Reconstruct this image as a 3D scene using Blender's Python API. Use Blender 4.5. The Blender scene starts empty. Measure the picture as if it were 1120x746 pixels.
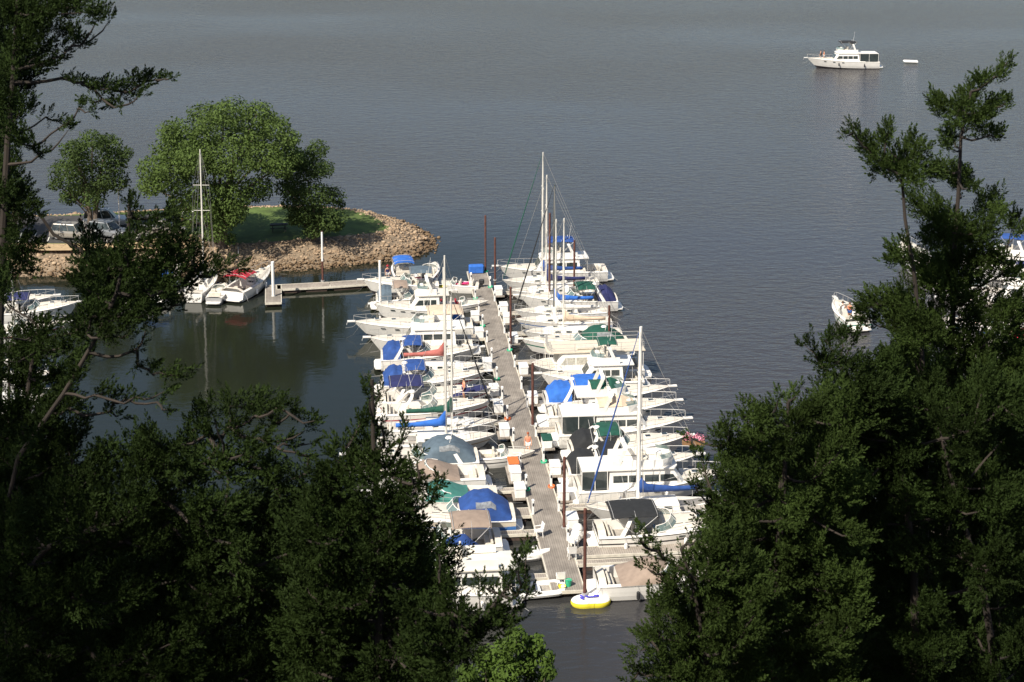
import bpy, math, random
import numpy as np
from mathutils import Vector, Matrix
R = math.radians
rnd = random.Random(7)
S = bpy.context.scene
COL = S.collection

# ---------------------------------------------------------------- camera, light, exposure
CAM_H = 48.7
FPX, CX, Y0, YH = 1750.0, 560.0, 55.0, -200.0       # focal length, principal point and horizon row on an 1120 px wide picture
PIT = math.atan((Y0 - YH) / FPX)
cam_d = bpy.data.cameras.new('camera')
cam = bpy.data.objects.new('camera', cam_d); COL.objects.link(cam)
cam.location = (0, 0, CAM_H); cam.rotation_euler = (math.pi/2 - PIT, 0, 0)
cam_d.sensor_width = 36; cam_d.lens = FPX/1120*36
cam_d.shift_y = -(373 - Y0)/1120
cam_d.dof.use_dof = True; cam_d.dof.focus_distance = 135; cam_d.dof.aperture_fstop = 5.6
cam_d.clip_start = 0.3; cam_d.clip_end = 20000
S.camera = cam

SUN_EL, SUN_AZ = 47.0, 218.0      # azimuth clockwise from +Y, direction the light comes from
w = bpy.data.worlds.new('World'); S.world = w; w.use_nodes = True
nt = w.node_tree; bg = nt.nodes['Background']
sky = nt.nodes.new('ShaderNodeTexSky'); sky.sky_type = 'NISHITA'; sky.sun_disc = False
sky.sun_elevation = R(SUN_EL); sky.sun_rotation = R(SUN_AZ); sky.altitude = 200
sky.dust_density = 1.5
nt.links.new(sky.outputs[0], bg.inputs[0]); bg.inputs[1].default_value = 0.075
sl = bpy.data.lights.new('sun', 'SUN'); so = bpy.data.objects.new('sun', sl); COL.objects.link(so)
sl.energy = 4.6; sl.angle = R(0.5); sl.color = (1.0, 0.93, 0.82)
az, el = R(SUN_AZ), R(SUN_EL)
sd = Vector((math.sin(az)*math.cos(el), math.cos(az)*math.cos(el), math.sin(el)))
so.rotation_euler = sd.to_track_quat('Z', 'Y').to_euler(); so.location = (-60, -60, 120)
S.view_settings.view_transform = 'Standard'; S.view_settings.look = 'None'
S.view_settings.gamma = 1; S.view_settings.exposure = 0.60; S.view_settings.use_curve_mapping = False

def ray(x, y):
    v = (y - Y0)/FPX; u = (x - CX)/FPX
    return np.array((u, math.cos(PIT) - v*math.sin(PIT), -math.sin(PIT) - v*math.cos(PIT)))
def P(x, y, z=0.0):                     # where the line of sight through (x, y) meets height z
    d = ray(x, y); t = (z - CAM_H)/d[2]
    return Vector((d[0]*t, d[1]*t, z))
def PD(x, y, dep):                      # the same at a distance
    d = ray(x, y); t = dep/d[1]
    return np.array((d[0]*t, dep, CAM_H + d[2]*t))

# ---------------------------------------------------------------- materials
MATS = {}
def mat(name, col, rough=0.5, var=0.12, scale=3.0, metal=0.0, bump=0.0, spec=0.5, alpha=1.0, stretch=None, trans=0.0):
    if name in MATS: return MATS[name]
    m = bpy.data.materials.new(name); m.use_nodes = True; n = m.node_tree; b = n.nodes['Principled BSDF']
    tc = n.nodes.new('ShaderNodeTexCoord'); mp = n.nodes.new('ShaderNodeMapping')
    n.links.new(tc.outputs['Object'], mp.inputs[0])
    if stretch: mp.inputs['Scale'].default_value = stretch
    no = n.nodes.new('ShaderNodeTexNoise'); no.inputs['Scale'].default_value = scale; no.inputs['Detail'].default_value = 6
    n.links.new(mp.outputs[0], no.inputs['Vector'])
    cr = n.nodes.new('ShaderNodeValToRGB')
    c0 = [max(0, c*(1-var)) for c in col]; c1 = [min(1, c*(1+var)) for c in col]
    cr.color_ramp.elements[0].position = 0.32; cr.color_ramp.elements[1].position = 0.68
    cr.color_ramp.elements[0].color = (*c0, 1); cr.color_ramp.elements[1].color = (*c1, 1)
    n.links.new(no.outputs[0], cr.inputs[0]); n.links.new(cr.outputs[0], b.inputs['Base Color'])
    b.inputs['Roughness'].default_value = rough; b.inputs['Metallic'].default_value = metal
    b.inputs['Specular IOR Level'].default_value = spec; b.inputs['Alpha'].default_value = alpha
    if bump:
        bp = n.nodes.new('ShaderNodeBump'); bp.inputs['Strength'].default_value = bump; bp.inputs['Distance'].default_value = 0.05
        n.links.new(no.outputs[0], bp.inputs['Height']); n.links.new(bp.outputs[0], b.inputs['Normal'])
    if trans:
        tr = n.nodes.new('ShaderNodeBsdfTranslucent'); mx = n.nodes.new('ShaderNodeMixShader'); mx.inputs[0].default_value = trans
        n.links.new(cr.outputs[0], tr.inputs[0]); out = n.nodes['Material Output']
        n.links.new(b.outputs[0], mx.inputs[1]); n.links.new(tr.outputs[0], mx.inputs[2]); n.links.new(mx.outputs[0], out.inputs[0])
    MATS[name] = m; return m

WHITE = mat('gelcoat_white', (.79, .76, .70), .3, .06, 1.2)
OFFW = mat('gelcoat_offwhite', (.70, .66, .57), .35, .07, 1.2)
CREAM = mat('gelcoat_cream', (.68, .60, .47), .4, .07, 1.2)
DECKW = mat('nonskid_deck', (.63, .575, .485), .65, .1, 2.5)
GREYD = mat('cockpit_grey', (.36, .33, .29), .7, .2, 4)
GLASS = mat('smoked_glass', (.035, .045, .045), .08, .2, 2, spec=.8)
CGLASS = mat('tinted_windshield', (.14, .21, .20), .06, .25, 2, spec=.9, alpha=.75)
VINYL = mat('clear_vinyl', (.30, .31, .31), .15, .3, 5, spec=.8, alpha=.7)
STEEL = mat('stainless', (.42,.41,.39), .5, .1, 4, metal=.2)
ALU = mat('mast_aluminium', (.66, .63, .56), .45, .08, 2)
DARKMAST = mat('dark_mast', (.07, .075, .07), .45, .1, 2)
BLACK = mat('black_rubber', (.02, .02, .021), .6, .2, 5)
SEATW = mat('seat_vinyl', (.62, .57, .48), .5, .12, 4)
RUST = mat('rusty_steel', (.10, .038, .027), .8, .35, 3, bump=.4)
ROPE = mat('rigging_wire', (.30, .29, .27), .5, .1, 3)
TEAK = mat('teak', (.27, .15, .07), .6, .25, 5)
CAN = {
 'blue': mat('canvas_blue', (.018, .062, .23), .85, .2, 2.5, bump=.5),
 'bright': mat('canvas_bright_blue', (.025, .13, .48), .85, .15, 2.5, bump=.5),
 'navy': mat('canvas_navy', (.018, .022, .09), .85, .2, 2.5, bump=.5),
 'green': mat('canvas_green', (.008, .07, .045), .85, .2, 2.5, bump=.5),
 'teal': mat('canvas_teal', (.05, .20, .165), .85, .12, 2.5, bump=.5),
 'aqua': mat('canvas_aqua', (.02, .34, .32), .85, .12, 2.5, bump=.5),
 'tan': mat('canvas_tan', (.29, .22, .17), .85, .12, 2.5, bump=.5),
 'sand': mat('canvas_sand', (.60, .47, .34), .85, .1, 2.5, bump=.5),
 'black': mat('canvas_black', (.016, .017, .018), .85, .2, 2.5, bump=.5),
 'grey': mat('canvas_greyblue', (.085, .12, .15), .85, .15, 2.5, bump=.5),
 'red': mat('canvas_red', (.36, .02, .035), .85, .15, 2.5, bump=.5),
 'rose': mat('canvas_faded_red', (.40, .12, .10), .85, .15, 2.5, bump=.5),
 'white': mat('canvas_white', (.74, .71, .65), .85, .06, 2.5, bump=.5),
}
STR = {'blue': mat('stripe_blue', (.05, .16, .42), .4, .1), 'red': mat('stripe_red', (.35, .03, .05), .4, .1),
       'green': mat('stripe_green', (.02, .17, .12), .4, .1), 'black': mat('stripe_black', (.03, .03, .035), .4, .1),
       'navy': mat('stripe_navy', (.02, .03, .12), .4, .1), 'teal': mat('stripe_teal', (.03, .30, .28), .4, .1),
       'white': WHITE, 'tan': mat('stripe_tan', (.45, .33, .2), .4, .1), 'grey': mat('stripe_grey', (.3, .3, .3), .4, .1)}
BOTTOM = mat('bottom_paint', (.05, .045, .05), .8, .25, 3)
ORANGE = mat('plastic_orange', (.75, .17, .04), .5, .1)
YELLOW = mat('plastic_yellow', (.85, .72, .05), .45, .08)
PINK = mat('plastic_pink', (.75, .05, .2), .5, .1)
GREENP = mat('plastic_green', (.03, .42, .22), .5, .1)
WPLAST = mat('white_plastic', (.80, .78, .74), .5, .05)
SKIN = mat('skin', (.55, .30, .19), .5, .08, 8)

# ---------------------------------------------------------------- mesh building
class MB:
    def __init__(s): s.v = []; s.f = []; s.m = []; s.mats = []
    def mi(s, m):
        if m not in s.mats: s.mats.append(m)
        return s.mats.index(m)
    def add(s, vs, fs, m):
        o = len(s.v); s.v += [tuple(v) for v in vs]; k = s.mi(m)
        for f in fs: s.f.append(tuple(i+o for i in f)); s.m.append(k)
    def box(s, c, d, m, rot=0, taper=1.0, tilt=0):
        x, y, z = d[0]/2, d[1]/2, d[2]/2
        vs = [(-x,-y,-z),(x,-y,-z),(x,y,-z),(-x,y,-z),(-x*taper,-y*taper,z),(x*taper,-y*taper,z),(x*taper,y*taper,z),(-x*taper,y*taper,z)]
        M = Matrix.Rotation(rot, 3, 'Z') @ Matrix.Rotation(tilt, 3, 'Y')
        vs = [M @ Vector(v) + Vector(c) for v in vs]
        s.add(vs, [(3,2,1,0),(4,5,6,7),(0,1,5,4),(1,2,6,5),(2,3,7,6),(3,0,4,7)], m)
    def bbox(s, c, d, m, b=.04, rot=0):       # box with chamfered edges
        x, y, z = d[0]/2, d[1]/2, d[2]/2; b = min(b, x*.45, y*.45, z*.45)
        def ring(px, py, pz): return [(-px+b,-py,pz),(px-b,-py,pz),(px,-py+b,pz),(px,py-b,pz),(px-b,py,pz),(-px+b,py,pz),(-px,py-b,pz),(-px,-py+b,pz)]
        M = Matrix.Rotation(rot, 3, 'Z')
        rings = [ring(x-b,y-b,-z), ring(x,y,-z+b), ring(x,y,z-b), ring(x-b,y-b,z)]
        rings = [[M @ Vector(v) + Vector(c) for v in r] for r in rings]
        s.loft(rings, m, closed=True, caps=True)
    def loft(s, rings, m, closed=False, caps=False):
        n = len(rings[0]); vs = [v for r in rings for v in r]; fs = []
        for i in range(len(rings)-1):
            for j in range(n if closed else n-1):
                k = (j+1) % n
                fs.append((i*n+j, i*n+k, (i+1)*n+k, (i+1)*n+j))
        if caps: fs += [tuple(range(n-1, -1, -1)), tuple((len(rings)-1)*n+j for j in range(n))]
        s.add(vs, fs, m)
    def tube(s, pts, r, m, n=6, caps=True):
        pts = [Vector(p) for p in pts]
        rs = list(r) if hasattr(r, '__len__') else [r]*len(pts)
        rings = []; ref = None
        for i, p in enumerate(pts):
            t = (pts[min(i+1, len(pts)-1)] - pts[max(i-1, 0)])
            if t.length < 1e-9: t = Vector((0,0,1))
            t.normalize()
            if ref is None: ref = Vector((0,0,1)) if abs(t.z) < .9 else Vector((1,0,0))
            a = t.cross(ref).normalized(); b = t.cross(a); ref = -b.copy() if False else ref
            rings.append([p + (a*math.cos(2*math.pi*k/n) + b*math.sin(2*math.pi*k/n))*rs[i] for k in range(n)])
        s.loft(rings, m, closed=True, caps=caps)
    def lathe(s, prof, c, m, n=14):
        s.loft([[Vector(c) + Vector((r*math.cos(2*math.pi*k/n), r*math.sin(2*math.pi*k/n), z)) for k in range(n)] for r, z in prof], m, closed=True, caps=True)
    def build(s, name, parent=None, smooth=False, label=None):
        if not s.f: return None
        me = bpy.data.meshes.new(name); me.from_pydata(s.v, [], s.f)
        for m in s.mats: me.materials.append(m)
        me.polygons.foreach_set('material_index', s.m)
        if smooth: me.polygons.foreach_set('use_smooth', [True]*len(s.f))
        me.update()
        o = bpy.data.objects.new(name, me); COL.objects.link(o)
        if smooth and smooth != 2: me.set_sharp_from_angle(angle=R(40))
        if parent: o.parent = parent
        if label: o['label'] = label
        return o
def np_mesh(name, V, F, m, parent=None, smooth=False):
    me = bpy.data.meshes.new(name); k = F.shape[1]
    me.vertices.add(len(V)); me.vertices.foreach_set('co', V.astype(np.float32).ravel())
    me.loops.add(F.size); me.loops.foreach_set('vertex_index', F.astype(np.int32).ravel())
    me.polygons.add(len(F)); me.polygons.foreach_set('loop_start', np.arange(0, F.size, k, dtype=np.int32))
    me.polygons.foreach_set('loop_total', np.full(len(F), k, dtype=np.int32))
    if smooth: me.polygons.foreach_set('use_smooth', np.ones(len(F), dtype=bool))
    me.materials.append(m); me.update(calc_edges=True)
    o = bpy.data.objects.new(name, me); COL.objects.link(o)
    if parent: o.parent = parent
    return o
def tag(o, label=None, cat=None, group=None, kind=None):
    if label: o['label'] = label
    if cat: o['category'] = cat
    if group: o['group'] = group
    if kind: o['kind'] = kind
    return o
def thing(name, label, cat, loc=(0,0,0), rz=0, group=None):
    o = bpy.data.objects.new(name, None); COL.objects.link(o); o.empty_display_size = .3
    o.location = loc; o.rotation_euler = (0, 0, rz); return tag(o, label, cat, group)
ORD = ['nearest the far end','second from the far end','third from the far end','fourth from the far end','fifth from the far end','sixth from the far end','seventh from the far end','eighth from the far end','ninth from the far end','tenth from the far end','eleventh from the far end','twelfth from the far end','thirteenth from the far end','fourteenth from the far end','fifteenth from the far end','sixteenth from the far end','seventeenth from the far end','eighteenth from the far end','nineteenth from the far end','twentieth from the far end','twenty-first from the far end','twenty-second from the far end']

# ---------------------------------------------------------------- water
def water_mat():
    m = bpy.data.materials.new('lake_water'); m.use_nodes = True; n = m.node_tree; b = n.nodes['Principled BSDF']
    L = n.links.new; N = n.nodes.new
    tc = N('ShaderNodeTexCoord')
    b.inputs['Base Color'].default_value = (.036, .036, .038, 1); b.inputs['Roughness'].default_value = .12
    b.inputs['IOR'].default_value = 1.333
    # murky brown near the rocks
    def noise(sc, det, stretch, rot=0):
        mp = N('ShaderNodeMapping'); mp.inputs['Scale'].default_value = stretch; mp.inputs['Rotation'].default_value = (0,0,rot)
        L(tc.outputs['Object'], mp.inputs[0]); t = N('ShaderNodeTexNoise'); t.inputs['Scale'].default_value = sc; t.inputs['Detail'].default_value = det
        L(mp.outputs[0], t.inputs['Vector']); return t
    a = noise(2.6, 4, (.45, 1, 1), .2); c = noise(.9, 3, (.5, 1, 1), -.15); d = noise(.012, 5, (.5, 1, 1), .1)
    sep = N('ShaderNodeSeparateXYZ'); L(tc.outputs['Object'], sep.inputs[0])
    # the basin left of the marina is sheltered: small ripples there
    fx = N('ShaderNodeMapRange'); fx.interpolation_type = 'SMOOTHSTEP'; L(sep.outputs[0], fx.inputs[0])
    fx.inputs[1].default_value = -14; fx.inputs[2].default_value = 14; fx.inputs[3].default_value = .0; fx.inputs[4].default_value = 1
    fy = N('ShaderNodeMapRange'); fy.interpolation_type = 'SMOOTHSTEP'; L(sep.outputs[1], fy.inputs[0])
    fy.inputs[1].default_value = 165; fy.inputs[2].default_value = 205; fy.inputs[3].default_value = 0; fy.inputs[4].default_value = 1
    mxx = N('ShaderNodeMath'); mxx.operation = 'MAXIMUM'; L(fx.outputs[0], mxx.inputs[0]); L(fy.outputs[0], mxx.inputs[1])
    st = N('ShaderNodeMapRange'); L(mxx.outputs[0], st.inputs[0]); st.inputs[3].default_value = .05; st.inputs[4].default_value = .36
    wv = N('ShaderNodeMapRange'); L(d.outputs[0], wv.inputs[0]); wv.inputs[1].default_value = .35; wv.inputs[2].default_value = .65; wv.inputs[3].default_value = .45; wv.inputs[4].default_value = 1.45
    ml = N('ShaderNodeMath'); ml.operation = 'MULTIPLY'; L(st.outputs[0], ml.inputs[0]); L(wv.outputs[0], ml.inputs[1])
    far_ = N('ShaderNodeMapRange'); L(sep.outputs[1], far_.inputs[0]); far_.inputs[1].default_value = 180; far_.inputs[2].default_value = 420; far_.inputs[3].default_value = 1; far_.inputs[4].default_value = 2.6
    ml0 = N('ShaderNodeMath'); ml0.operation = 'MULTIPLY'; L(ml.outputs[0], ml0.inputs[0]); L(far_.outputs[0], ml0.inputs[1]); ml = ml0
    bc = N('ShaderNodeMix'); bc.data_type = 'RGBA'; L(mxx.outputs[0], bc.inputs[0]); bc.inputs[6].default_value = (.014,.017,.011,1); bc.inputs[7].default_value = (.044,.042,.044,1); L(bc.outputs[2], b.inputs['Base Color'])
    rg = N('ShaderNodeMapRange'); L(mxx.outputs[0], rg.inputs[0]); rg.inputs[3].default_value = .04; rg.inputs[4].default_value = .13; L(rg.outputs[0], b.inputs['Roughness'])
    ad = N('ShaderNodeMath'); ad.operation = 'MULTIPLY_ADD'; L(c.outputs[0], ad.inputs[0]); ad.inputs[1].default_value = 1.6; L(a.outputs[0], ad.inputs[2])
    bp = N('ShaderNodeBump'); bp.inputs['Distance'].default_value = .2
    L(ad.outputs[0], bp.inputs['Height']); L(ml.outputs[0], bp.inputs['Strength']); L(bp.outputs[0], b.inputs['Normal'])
    return m
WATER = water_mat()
mb = MB(); mb.add([(-6000,-400,0),(6000,-400,0),(6000,12000,0),(-6000,12000,0)], [(0,1,2,3)], WATER)
tag(mb.build('water'), kind='structure')
bedm = mat('lake_bed', (.08,.07,.05), .9)
mb = MB(); mb.add([(-6000,-400,-4),(6000,-400,-4),(6000,12000,-4),(-6000,12000,-4)], [(0,1,2,3)], bedm)
tag(mb.build('lake_bed'), kind='structure')

# ---------------------------------------------------------------- bluff under the camera
def bluff_z(x, y):
    pts = [(-80,52),(-10,48.5),(-2,47.2),(2,46.2),(5,42.5),(10,37.5),(25,26),(50,9),(66,.6),(72,-2),(80,-5)]
    for (a, za), (b, zb) in zip(pts, pts[1:]):
        if y <= b:
            t = (y-a)/(b-a); return za + (zb-za)*t + .35*math.sin(x*.31)+.25*math.sin(y*.5+x*.17) - (.35 if y>60 else 0)
    return -5
soil = mat('bluff_soil', (.055,.05,.028), .95, .4, .6, bump=.6)
mb = MB(); nx, ny = 60, 70
xs = np.linspace(-150,150,nx); ys = np.linspace(-80,80,ny)
mb.add([(x,y,bluff_z(x,y)) for y in ys for x in xs], [(j*nx+i, j*nx+i+1, (j+1)*nx+i+1, (j+1)*nx+i) for j in range(ny-1) for i in range(nx-1)], soil)
tag(mb.build('bluff_ground', smooth=True), kind='structure')

# ---------------------------------------------------------------- peninsula
near = [(-260,309),(-60,306),(20,303),(100,301),(180,302),(250,301),(310,297),(360,292),(410,288),(450,283),(472,277),(480,270)]
far = [(476,262),(462,253),(440,243),(415,237),(380,234),(320,232),(250,233),(180,236),(100,240),(40,243),(-60,246),(-260,250)]
outline = [P(x,y,0) for x,y in near] + [P(x,y,0) for x,y in far]
def resample(pts, step):
    out = []
    for a, b in zip(pts, pts[1:]+pts[:1]):
        n = max(1, int((b-a).length/step))
        for i in range(n): out.append(a.lerp(b, i/n))
    return out
OUT = resample(outline, 1.0)
def smooth_loop(p, it):
    for _ in range(it):
        p = [p[i-1]*.25 + p[i]*.5 + p[(i+1)%len(p)]*.25 for i in range(len(p))]
    return p
OUT = smooth_loop(OUT, 6)
def inset(pts, d):
    out = []
    n = len(pts)
    for i in range(n):
        t = (pts[(i+2)%n]-pts[i-2]).normalized(); nrm = Vector((-t.y, t.x, 0))
        out.append(pts[i] + nrm*d)
    return out
TOPZ = 2.0
A2 = np.array([(p.x,p.y) for p in OUT])
def area2(a): return .5*np.sum(a[:,0]*np.roll(a[:,1],-1)-np.roll(a[:,0],-1)*a[:,1])
SGN = 1 if area2(A2) > 0 else -1
def is_near(p):  return True
slope_w = 5.2
rings = []
for d, z in ((-3,-1.6),(0,-.05),(1.6,.75),(3.4,1.55),(slope_w,TOPZ)):
    r = inset(OUT, SGN*d); r = smooth_loop(r, 4)
    rings.append([(p.x, p.y, z) for p in r])
rockbase = mat('riprap_soil', (.20,.15,.10), .95, .4, 2.5, bump=.6)
mb = MB(); mb.loft(rings, rockbase, closed=True)
tag(mb.build('bank', smooth=True), kind='structure')
grass = mat('lawn', (.075,.115,.022), .95, .3, .8, bump=.5)
mb = MB(); mb.add([(x,y,TOPZ) for x,y,z in rings[-1]], [tuple(range(len(rings[-1])))], grass)
tag(mb.build('lawn_ground'), kind='structure')
# riprap rocks
def ico():
    t = (1+5**.5)/2
    v = np.array([(-1,t,0),(1,t,0),(-1,-t,0),(1,-t,0),(0,-1,t),(0,1,t),(0,-1,-t),(0,1,-t),(t,0,-1),(t,0,1),(-t,0,-1),(-t,0,1)], float)
    v /= np.linalg.norm(v[0])
    f = np.array([(0,11,5),(0,5,1),(0,1,7),(0,7,10),(0,10,11),(1,5,9),(5,11,4),(11,10,2),(10,7,6),(7,1,8),(3,9,4),(3,4,2),(3,2,6),(3,6,8),(3,8,9),(4,9,5),(2,4,11),(6,2,10),(8,6,7),(9,8,1)])
    return v, f
ng = np.random.default_rng(11)
IV, IF = ico()
vs, fs, o = [], [], 0
r0, r1 = [np.array(rings[1]), np.array(rings[4])]
npt = len(r0)
RNEAR = [i for i in range(npt) if -95 < r0[i,0] < 5]
cnt = 28000
for k in range(cnt):
    i = RNEAR[ng.integers(len(RNEAR))]; t = ng.random()*1.02 - .02
    a, b = r0[i], r1[i]
    zz = -.05 + (TOPZ+.05)*min(1, max(0, t))**.9
    p = a*(1-t) + b*t; p = p + np.array([ng.normal()*.4, ng.normal()*.3, 0]); p[2] = zz
    sz = ng.uniform(.07,.17)*(2.0 if ng.random() < .07 else 1)
    v = IV * (1 + ng.uniform(-.42,.34,(12,1))) * np.array([ng.uniform(.8,1.5), ng.uniform(.8,1.3), ng.uniform(.5,.9)])
    an = ng.random()*6.28; c, s_ = math.cos(an), math.sin(an)
    v = v @ np.array([[c,-s_,0],[s_,c,0],[0,0,1]]) * sz
    vs.append(v + p); fs.append(IF + o); o += 12
rockm = bpy.data.materials.new('limestone_riprap'); rockm.use_nodes = True
n_ = rockm.node_tree; b_ = n_.nodes['Principled BSDF']
g_ = n_.nodes.new('ShaderNodeNewGeometry'); cr_ = n_.nodes.new('ShaderNodeValToRGB')
cr_.color_ramp.elements[0].color = (.25,.175,.11,1); cr_.color_ramp.elements[1].color = (.44,.325,.21,1)
e_ = cr_.color_ramp.elements.new(.5); e_.color = (.35,.25,.16,1)
n_.links.new(g_.outputs['Random Per Island'], cr_.inputs[0])
# wet / algae band close to the water
sx_ = n_.nodes.new('ShaderNodeSeparateXYZ'); tc_ = n_.nodes.new('ShaderNodeTexCoord'); n_.links.new(tc_.outputs['Object'], sx_.inputs[0])
mr_ = n_.nodes.new('ShaderNodeMapRange'); n_.links.new(sx_.outputs[2], mr_.inputs[0]); mr_.inputs[1].default_value = .55; mr_.inputs[2].default_value = .95
mx_ = n_.nodes.new('ShaderNodeMix'); mx_.data_type = 'RGBA'; n_.links.new(mr_.outputs[0], mx_.inputs[0])
ml_ = n_.nodes.new('ShaderNodeMix'); ml_.data_type = 'RGBA'; ml_.blend_type = 'MULTIPLY'; ml_.inputs[0].default_value = 1
n_.links.new(cr_.outputs[0], ml_.inputs[6]); ml_.inputs[7].default_value = (.48,.44,.38,1)
n_.links.new(ml_.outputs[2], mx_.inputs[6]); n_.links.new(cr_.outputs[0], mx_.inputs[7]); n_.links.new(mx_.outputs[2], b_.inputs['Base Color'])
b_.inputs['Roughness'].default_value = .9
tag(np_mesh('riprap_rocks', np.concatenate(vs), np.concatenate(fs), rockm), 'tan limestone rocks covering the bank of the peninsula', 'rocks', kind='stuff')

# asphalt parking lot
asph = mat('asphalt', (.05,.047,.045), .9, .2, 1.5, bump=.3)
mb = MB()
lot = [P(x,y,TOPZ+.006) for x,y in ((-260,262),(60,266),(140,266),(196,256),(222,240),(212,233),(180,234),(60,236),(-260,240))]
mb.add(lot, [tuple(range(len(lot)))], asph); tag(mb.build('parking_lot'), kind='structure')
tanm = mat('sandy_shoulder', (.42,.30,.17), .95, .15, 1.5)
mb = MB()
sh = [P(x,y,TOPZ+.003) for x,y in ((-260,262.5),(60,266.5),(141,266.5),(197,256.5),(225,256),(240,268),(180,272),(60,274),(-260,272))]
mb.add(sh, [tuple(range(len(sh)))], tanm); tag(mb.build('gravel_shoulder'), kind='structure')
mb = MB()
for i in range(9):
    a = P(20+i*16, 264, TOPZ+.010); b = P(24+i*16, 254, TOPZ+.010); dx = Vector((.05,0,0))
    mb.add([a-dx,a+dx,b+dx,b-dx], [(0,1,2,3)], mat('road_paint', (.7,.68,.6), .7))
tag(mb.build('parking_lines'), kind='structure')

# ---------------------------------------------------------------- deciduous trees on the peninsula
def leaf_cloud(clumps, per_m2, size, up=.5, seed=1):
    g = np.random.default_rng(seed); Vs, Fs, o = [], [], 0
    for (c, r) in clumps:
        r = np.array(r); n = int(per_m2 * 4*math.pi * (r[0]*r[1]+r[1]*r[2]+r[0]*r[2])/3)
        d = g.normal(size=(n,3)); d /= np.linalg.norm(d, axis=1)[:,None]
        rr = 1 - np.abs(g.normal(size=n))*.22; rr = np.clip(rr, .2, 1.12)
        # uneven surface of each clump
        wob = 1 + .13*np.sin(d[:,0]*7+c[0])*np.cos(d[:,1]*6+c[2]) + .1*np.sin(d[:,2]*9+c[1])
        p = np.array(c) + d*r*(rr*wob)[:,None]
        nrm = d*.7 + np.array((0,0,up)) + g.normal(size=(n,3))*.55; nrm /= np.linalg.norm(nrm, axis=1)[:,None]
        t = np.cross(nrm, g.normal(size=(n,3))); t /= np.linalg.norm(t, axis=1)[:,None]; b = np.cross(nrm, t)
        s = size*g.uniform(.6,1.3,size=n)[:,None]
        q = np.stack([p - t*s, p - b*s*.55 , p + t*s, p + b*s*.55], axis=1)
        Vs.append(q.reshape(-1,3)); Fs.append(np.arange(n*4).reshape(-1,4)+o); o += n*4
    return np.concatenate(Vs), np.concatenate(Fs)
BARK = mat('bark', (.13,.10,.075), .95, .3, 4, bump=.8, stretch=(1,1,.2))
def leafmat(name, c, v=.35, sc=.6, tr=.3): return mat(name, c, .75, v, sc, spec=.15, trans=tr)
def decid(name, label, base, crown_px, dep_r, leafm, trunk_r, seed, nlimb=7, group='broadleaf trees on the peninsula', size=.16, dens=9, forks=2):
    """crown_px: list of (x, y, r) in the picture, spread in depth round the trunk."""
    root = thing(name, label, 'tree', base, 0, group)
    g = random.Random(seed); dep = base[1]; k = FPX/dep
    cl = []
    for (x,y,r) in crown_px:
        for j in range(3):
            dy = g.uniform(-dep_r, dep_r) if j else -dep_r*.3
            rr = r/k*g.uniform(.75,1.05)
            c = PD(x+g.uniform(-.25,.25)*r, y+g.uniform(-.2,.2)*r, dep+dy) - np.array(base)
            cl.append((c, (rr, rr, rr*.8)))
    V, F = leaf_cloud(cl, dens, size, seed=seed)
    np_mesh('crown', V, F, leafm, root)
    mb = MB()
    for f in range(forks):
        an = f*2.6+.5; top = Vector((math.cos(an)*dep_r*.35, math.sin(an)*dep_r*.3, 0)); tz = np.mean([c[0][2] for c in cl])
        mb.tube([(math.cos(an)*trunk_r*.5, math.sin(an)*trunk_r*.3, -.3), (top.x*.25, top.y*.25, tz*.35), (top.x*.6, top.y*.6, tz*.7), (top.x, top.y, tz*1.15)], [trunk_r*1.15, trunk_r*.8, trunk_r*.55, trunk_r*.2], BARK, 8)
    for c, r in g.sample(cl, min(len(cl), nlimb*2)):
        h = min(c[2]*.55, tz*.8); mb.tube([(c[0]*.1,c[1]*.1,h*.8), (c[0]*.5,c[1]*.5,h+(c[2]-h)*.4), tuple(c)], [trunk_r*.35, trunk_r*.22, trunk_r*.06], BARK, 5)
    mb.build('trunk', root, smooth=True)
    return root
LM1 = leafmat('cottonwood_leaves', (.085,.128,.032), .3, .5)
LM2 = leafmat('dark_maple_leaves', (.062,.095,.026), .35, .6)
LM3 = leafmat('ash_leaves', (.060,.092,.026), .3, .6)
b = P(240,268,TOPZ)
decid('broadleaf_tree', 'largest broadleaf tree, bright green crown spreading over the middle of the peninsula', b,
  [(200,150,24),(222,152,22),(208,172,20),(262,148,20),(278,152,16),(225,130,22),(250,125,22),(280,128,24),(300,140,20),(185,165,20),(170,185,20),(165,205,14),(190,195,24),(215,180,28),(250,170,32),(285,170,28),(305,180,20),(200,220,18),(230,210,26),(255,215,24),(280,205,22),(245,240,20),(262,232,14),(235,255,14),(310,160,16),(318,150,13),(322,170,13),(228,235,16),(188,145,14),(205,240,12),(322,175,9),(250,262,10)],
  6.5, LM1, .55, 3, size=.17, dens=13, forks=3)
b = P(343,262,TOPZ)
decid('broadleaf_tree', 'small dark green tree on the lawn at the tip side of the peninsula', b,
  [(345,163,13),(330,178,16),(318,190,13),(312,205,12),(340,185,20),(355,185,12),(325,205,18),(345,210,22),(362,215,14),(335,232,20),(358,238,20),(318,222,12),(345,250,16),(368,245,10),(322,240,12),(372,222,6)],
  4.0, LM2, .3, 5, size=.15, dens=15, forks=1)
b = P(102,256,TOPZ)
decid('broadleaf_tree', 'mid-sized tree with forked pale trunk beside the parking lot', b,
  [(100,155,16),(118,158,16),(80,165,16),(70,185,16),(95,180,22),(125,178,18),(138,168,10),(85,200,18),(112,200,18),(130,198,14),(62,200,10),(100,218,14),(78,215,12)],
  4.2, LM3, .34, 9, size=.16, dens=14, forks=2)
b = P(14,262,TOPZ)
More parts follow.
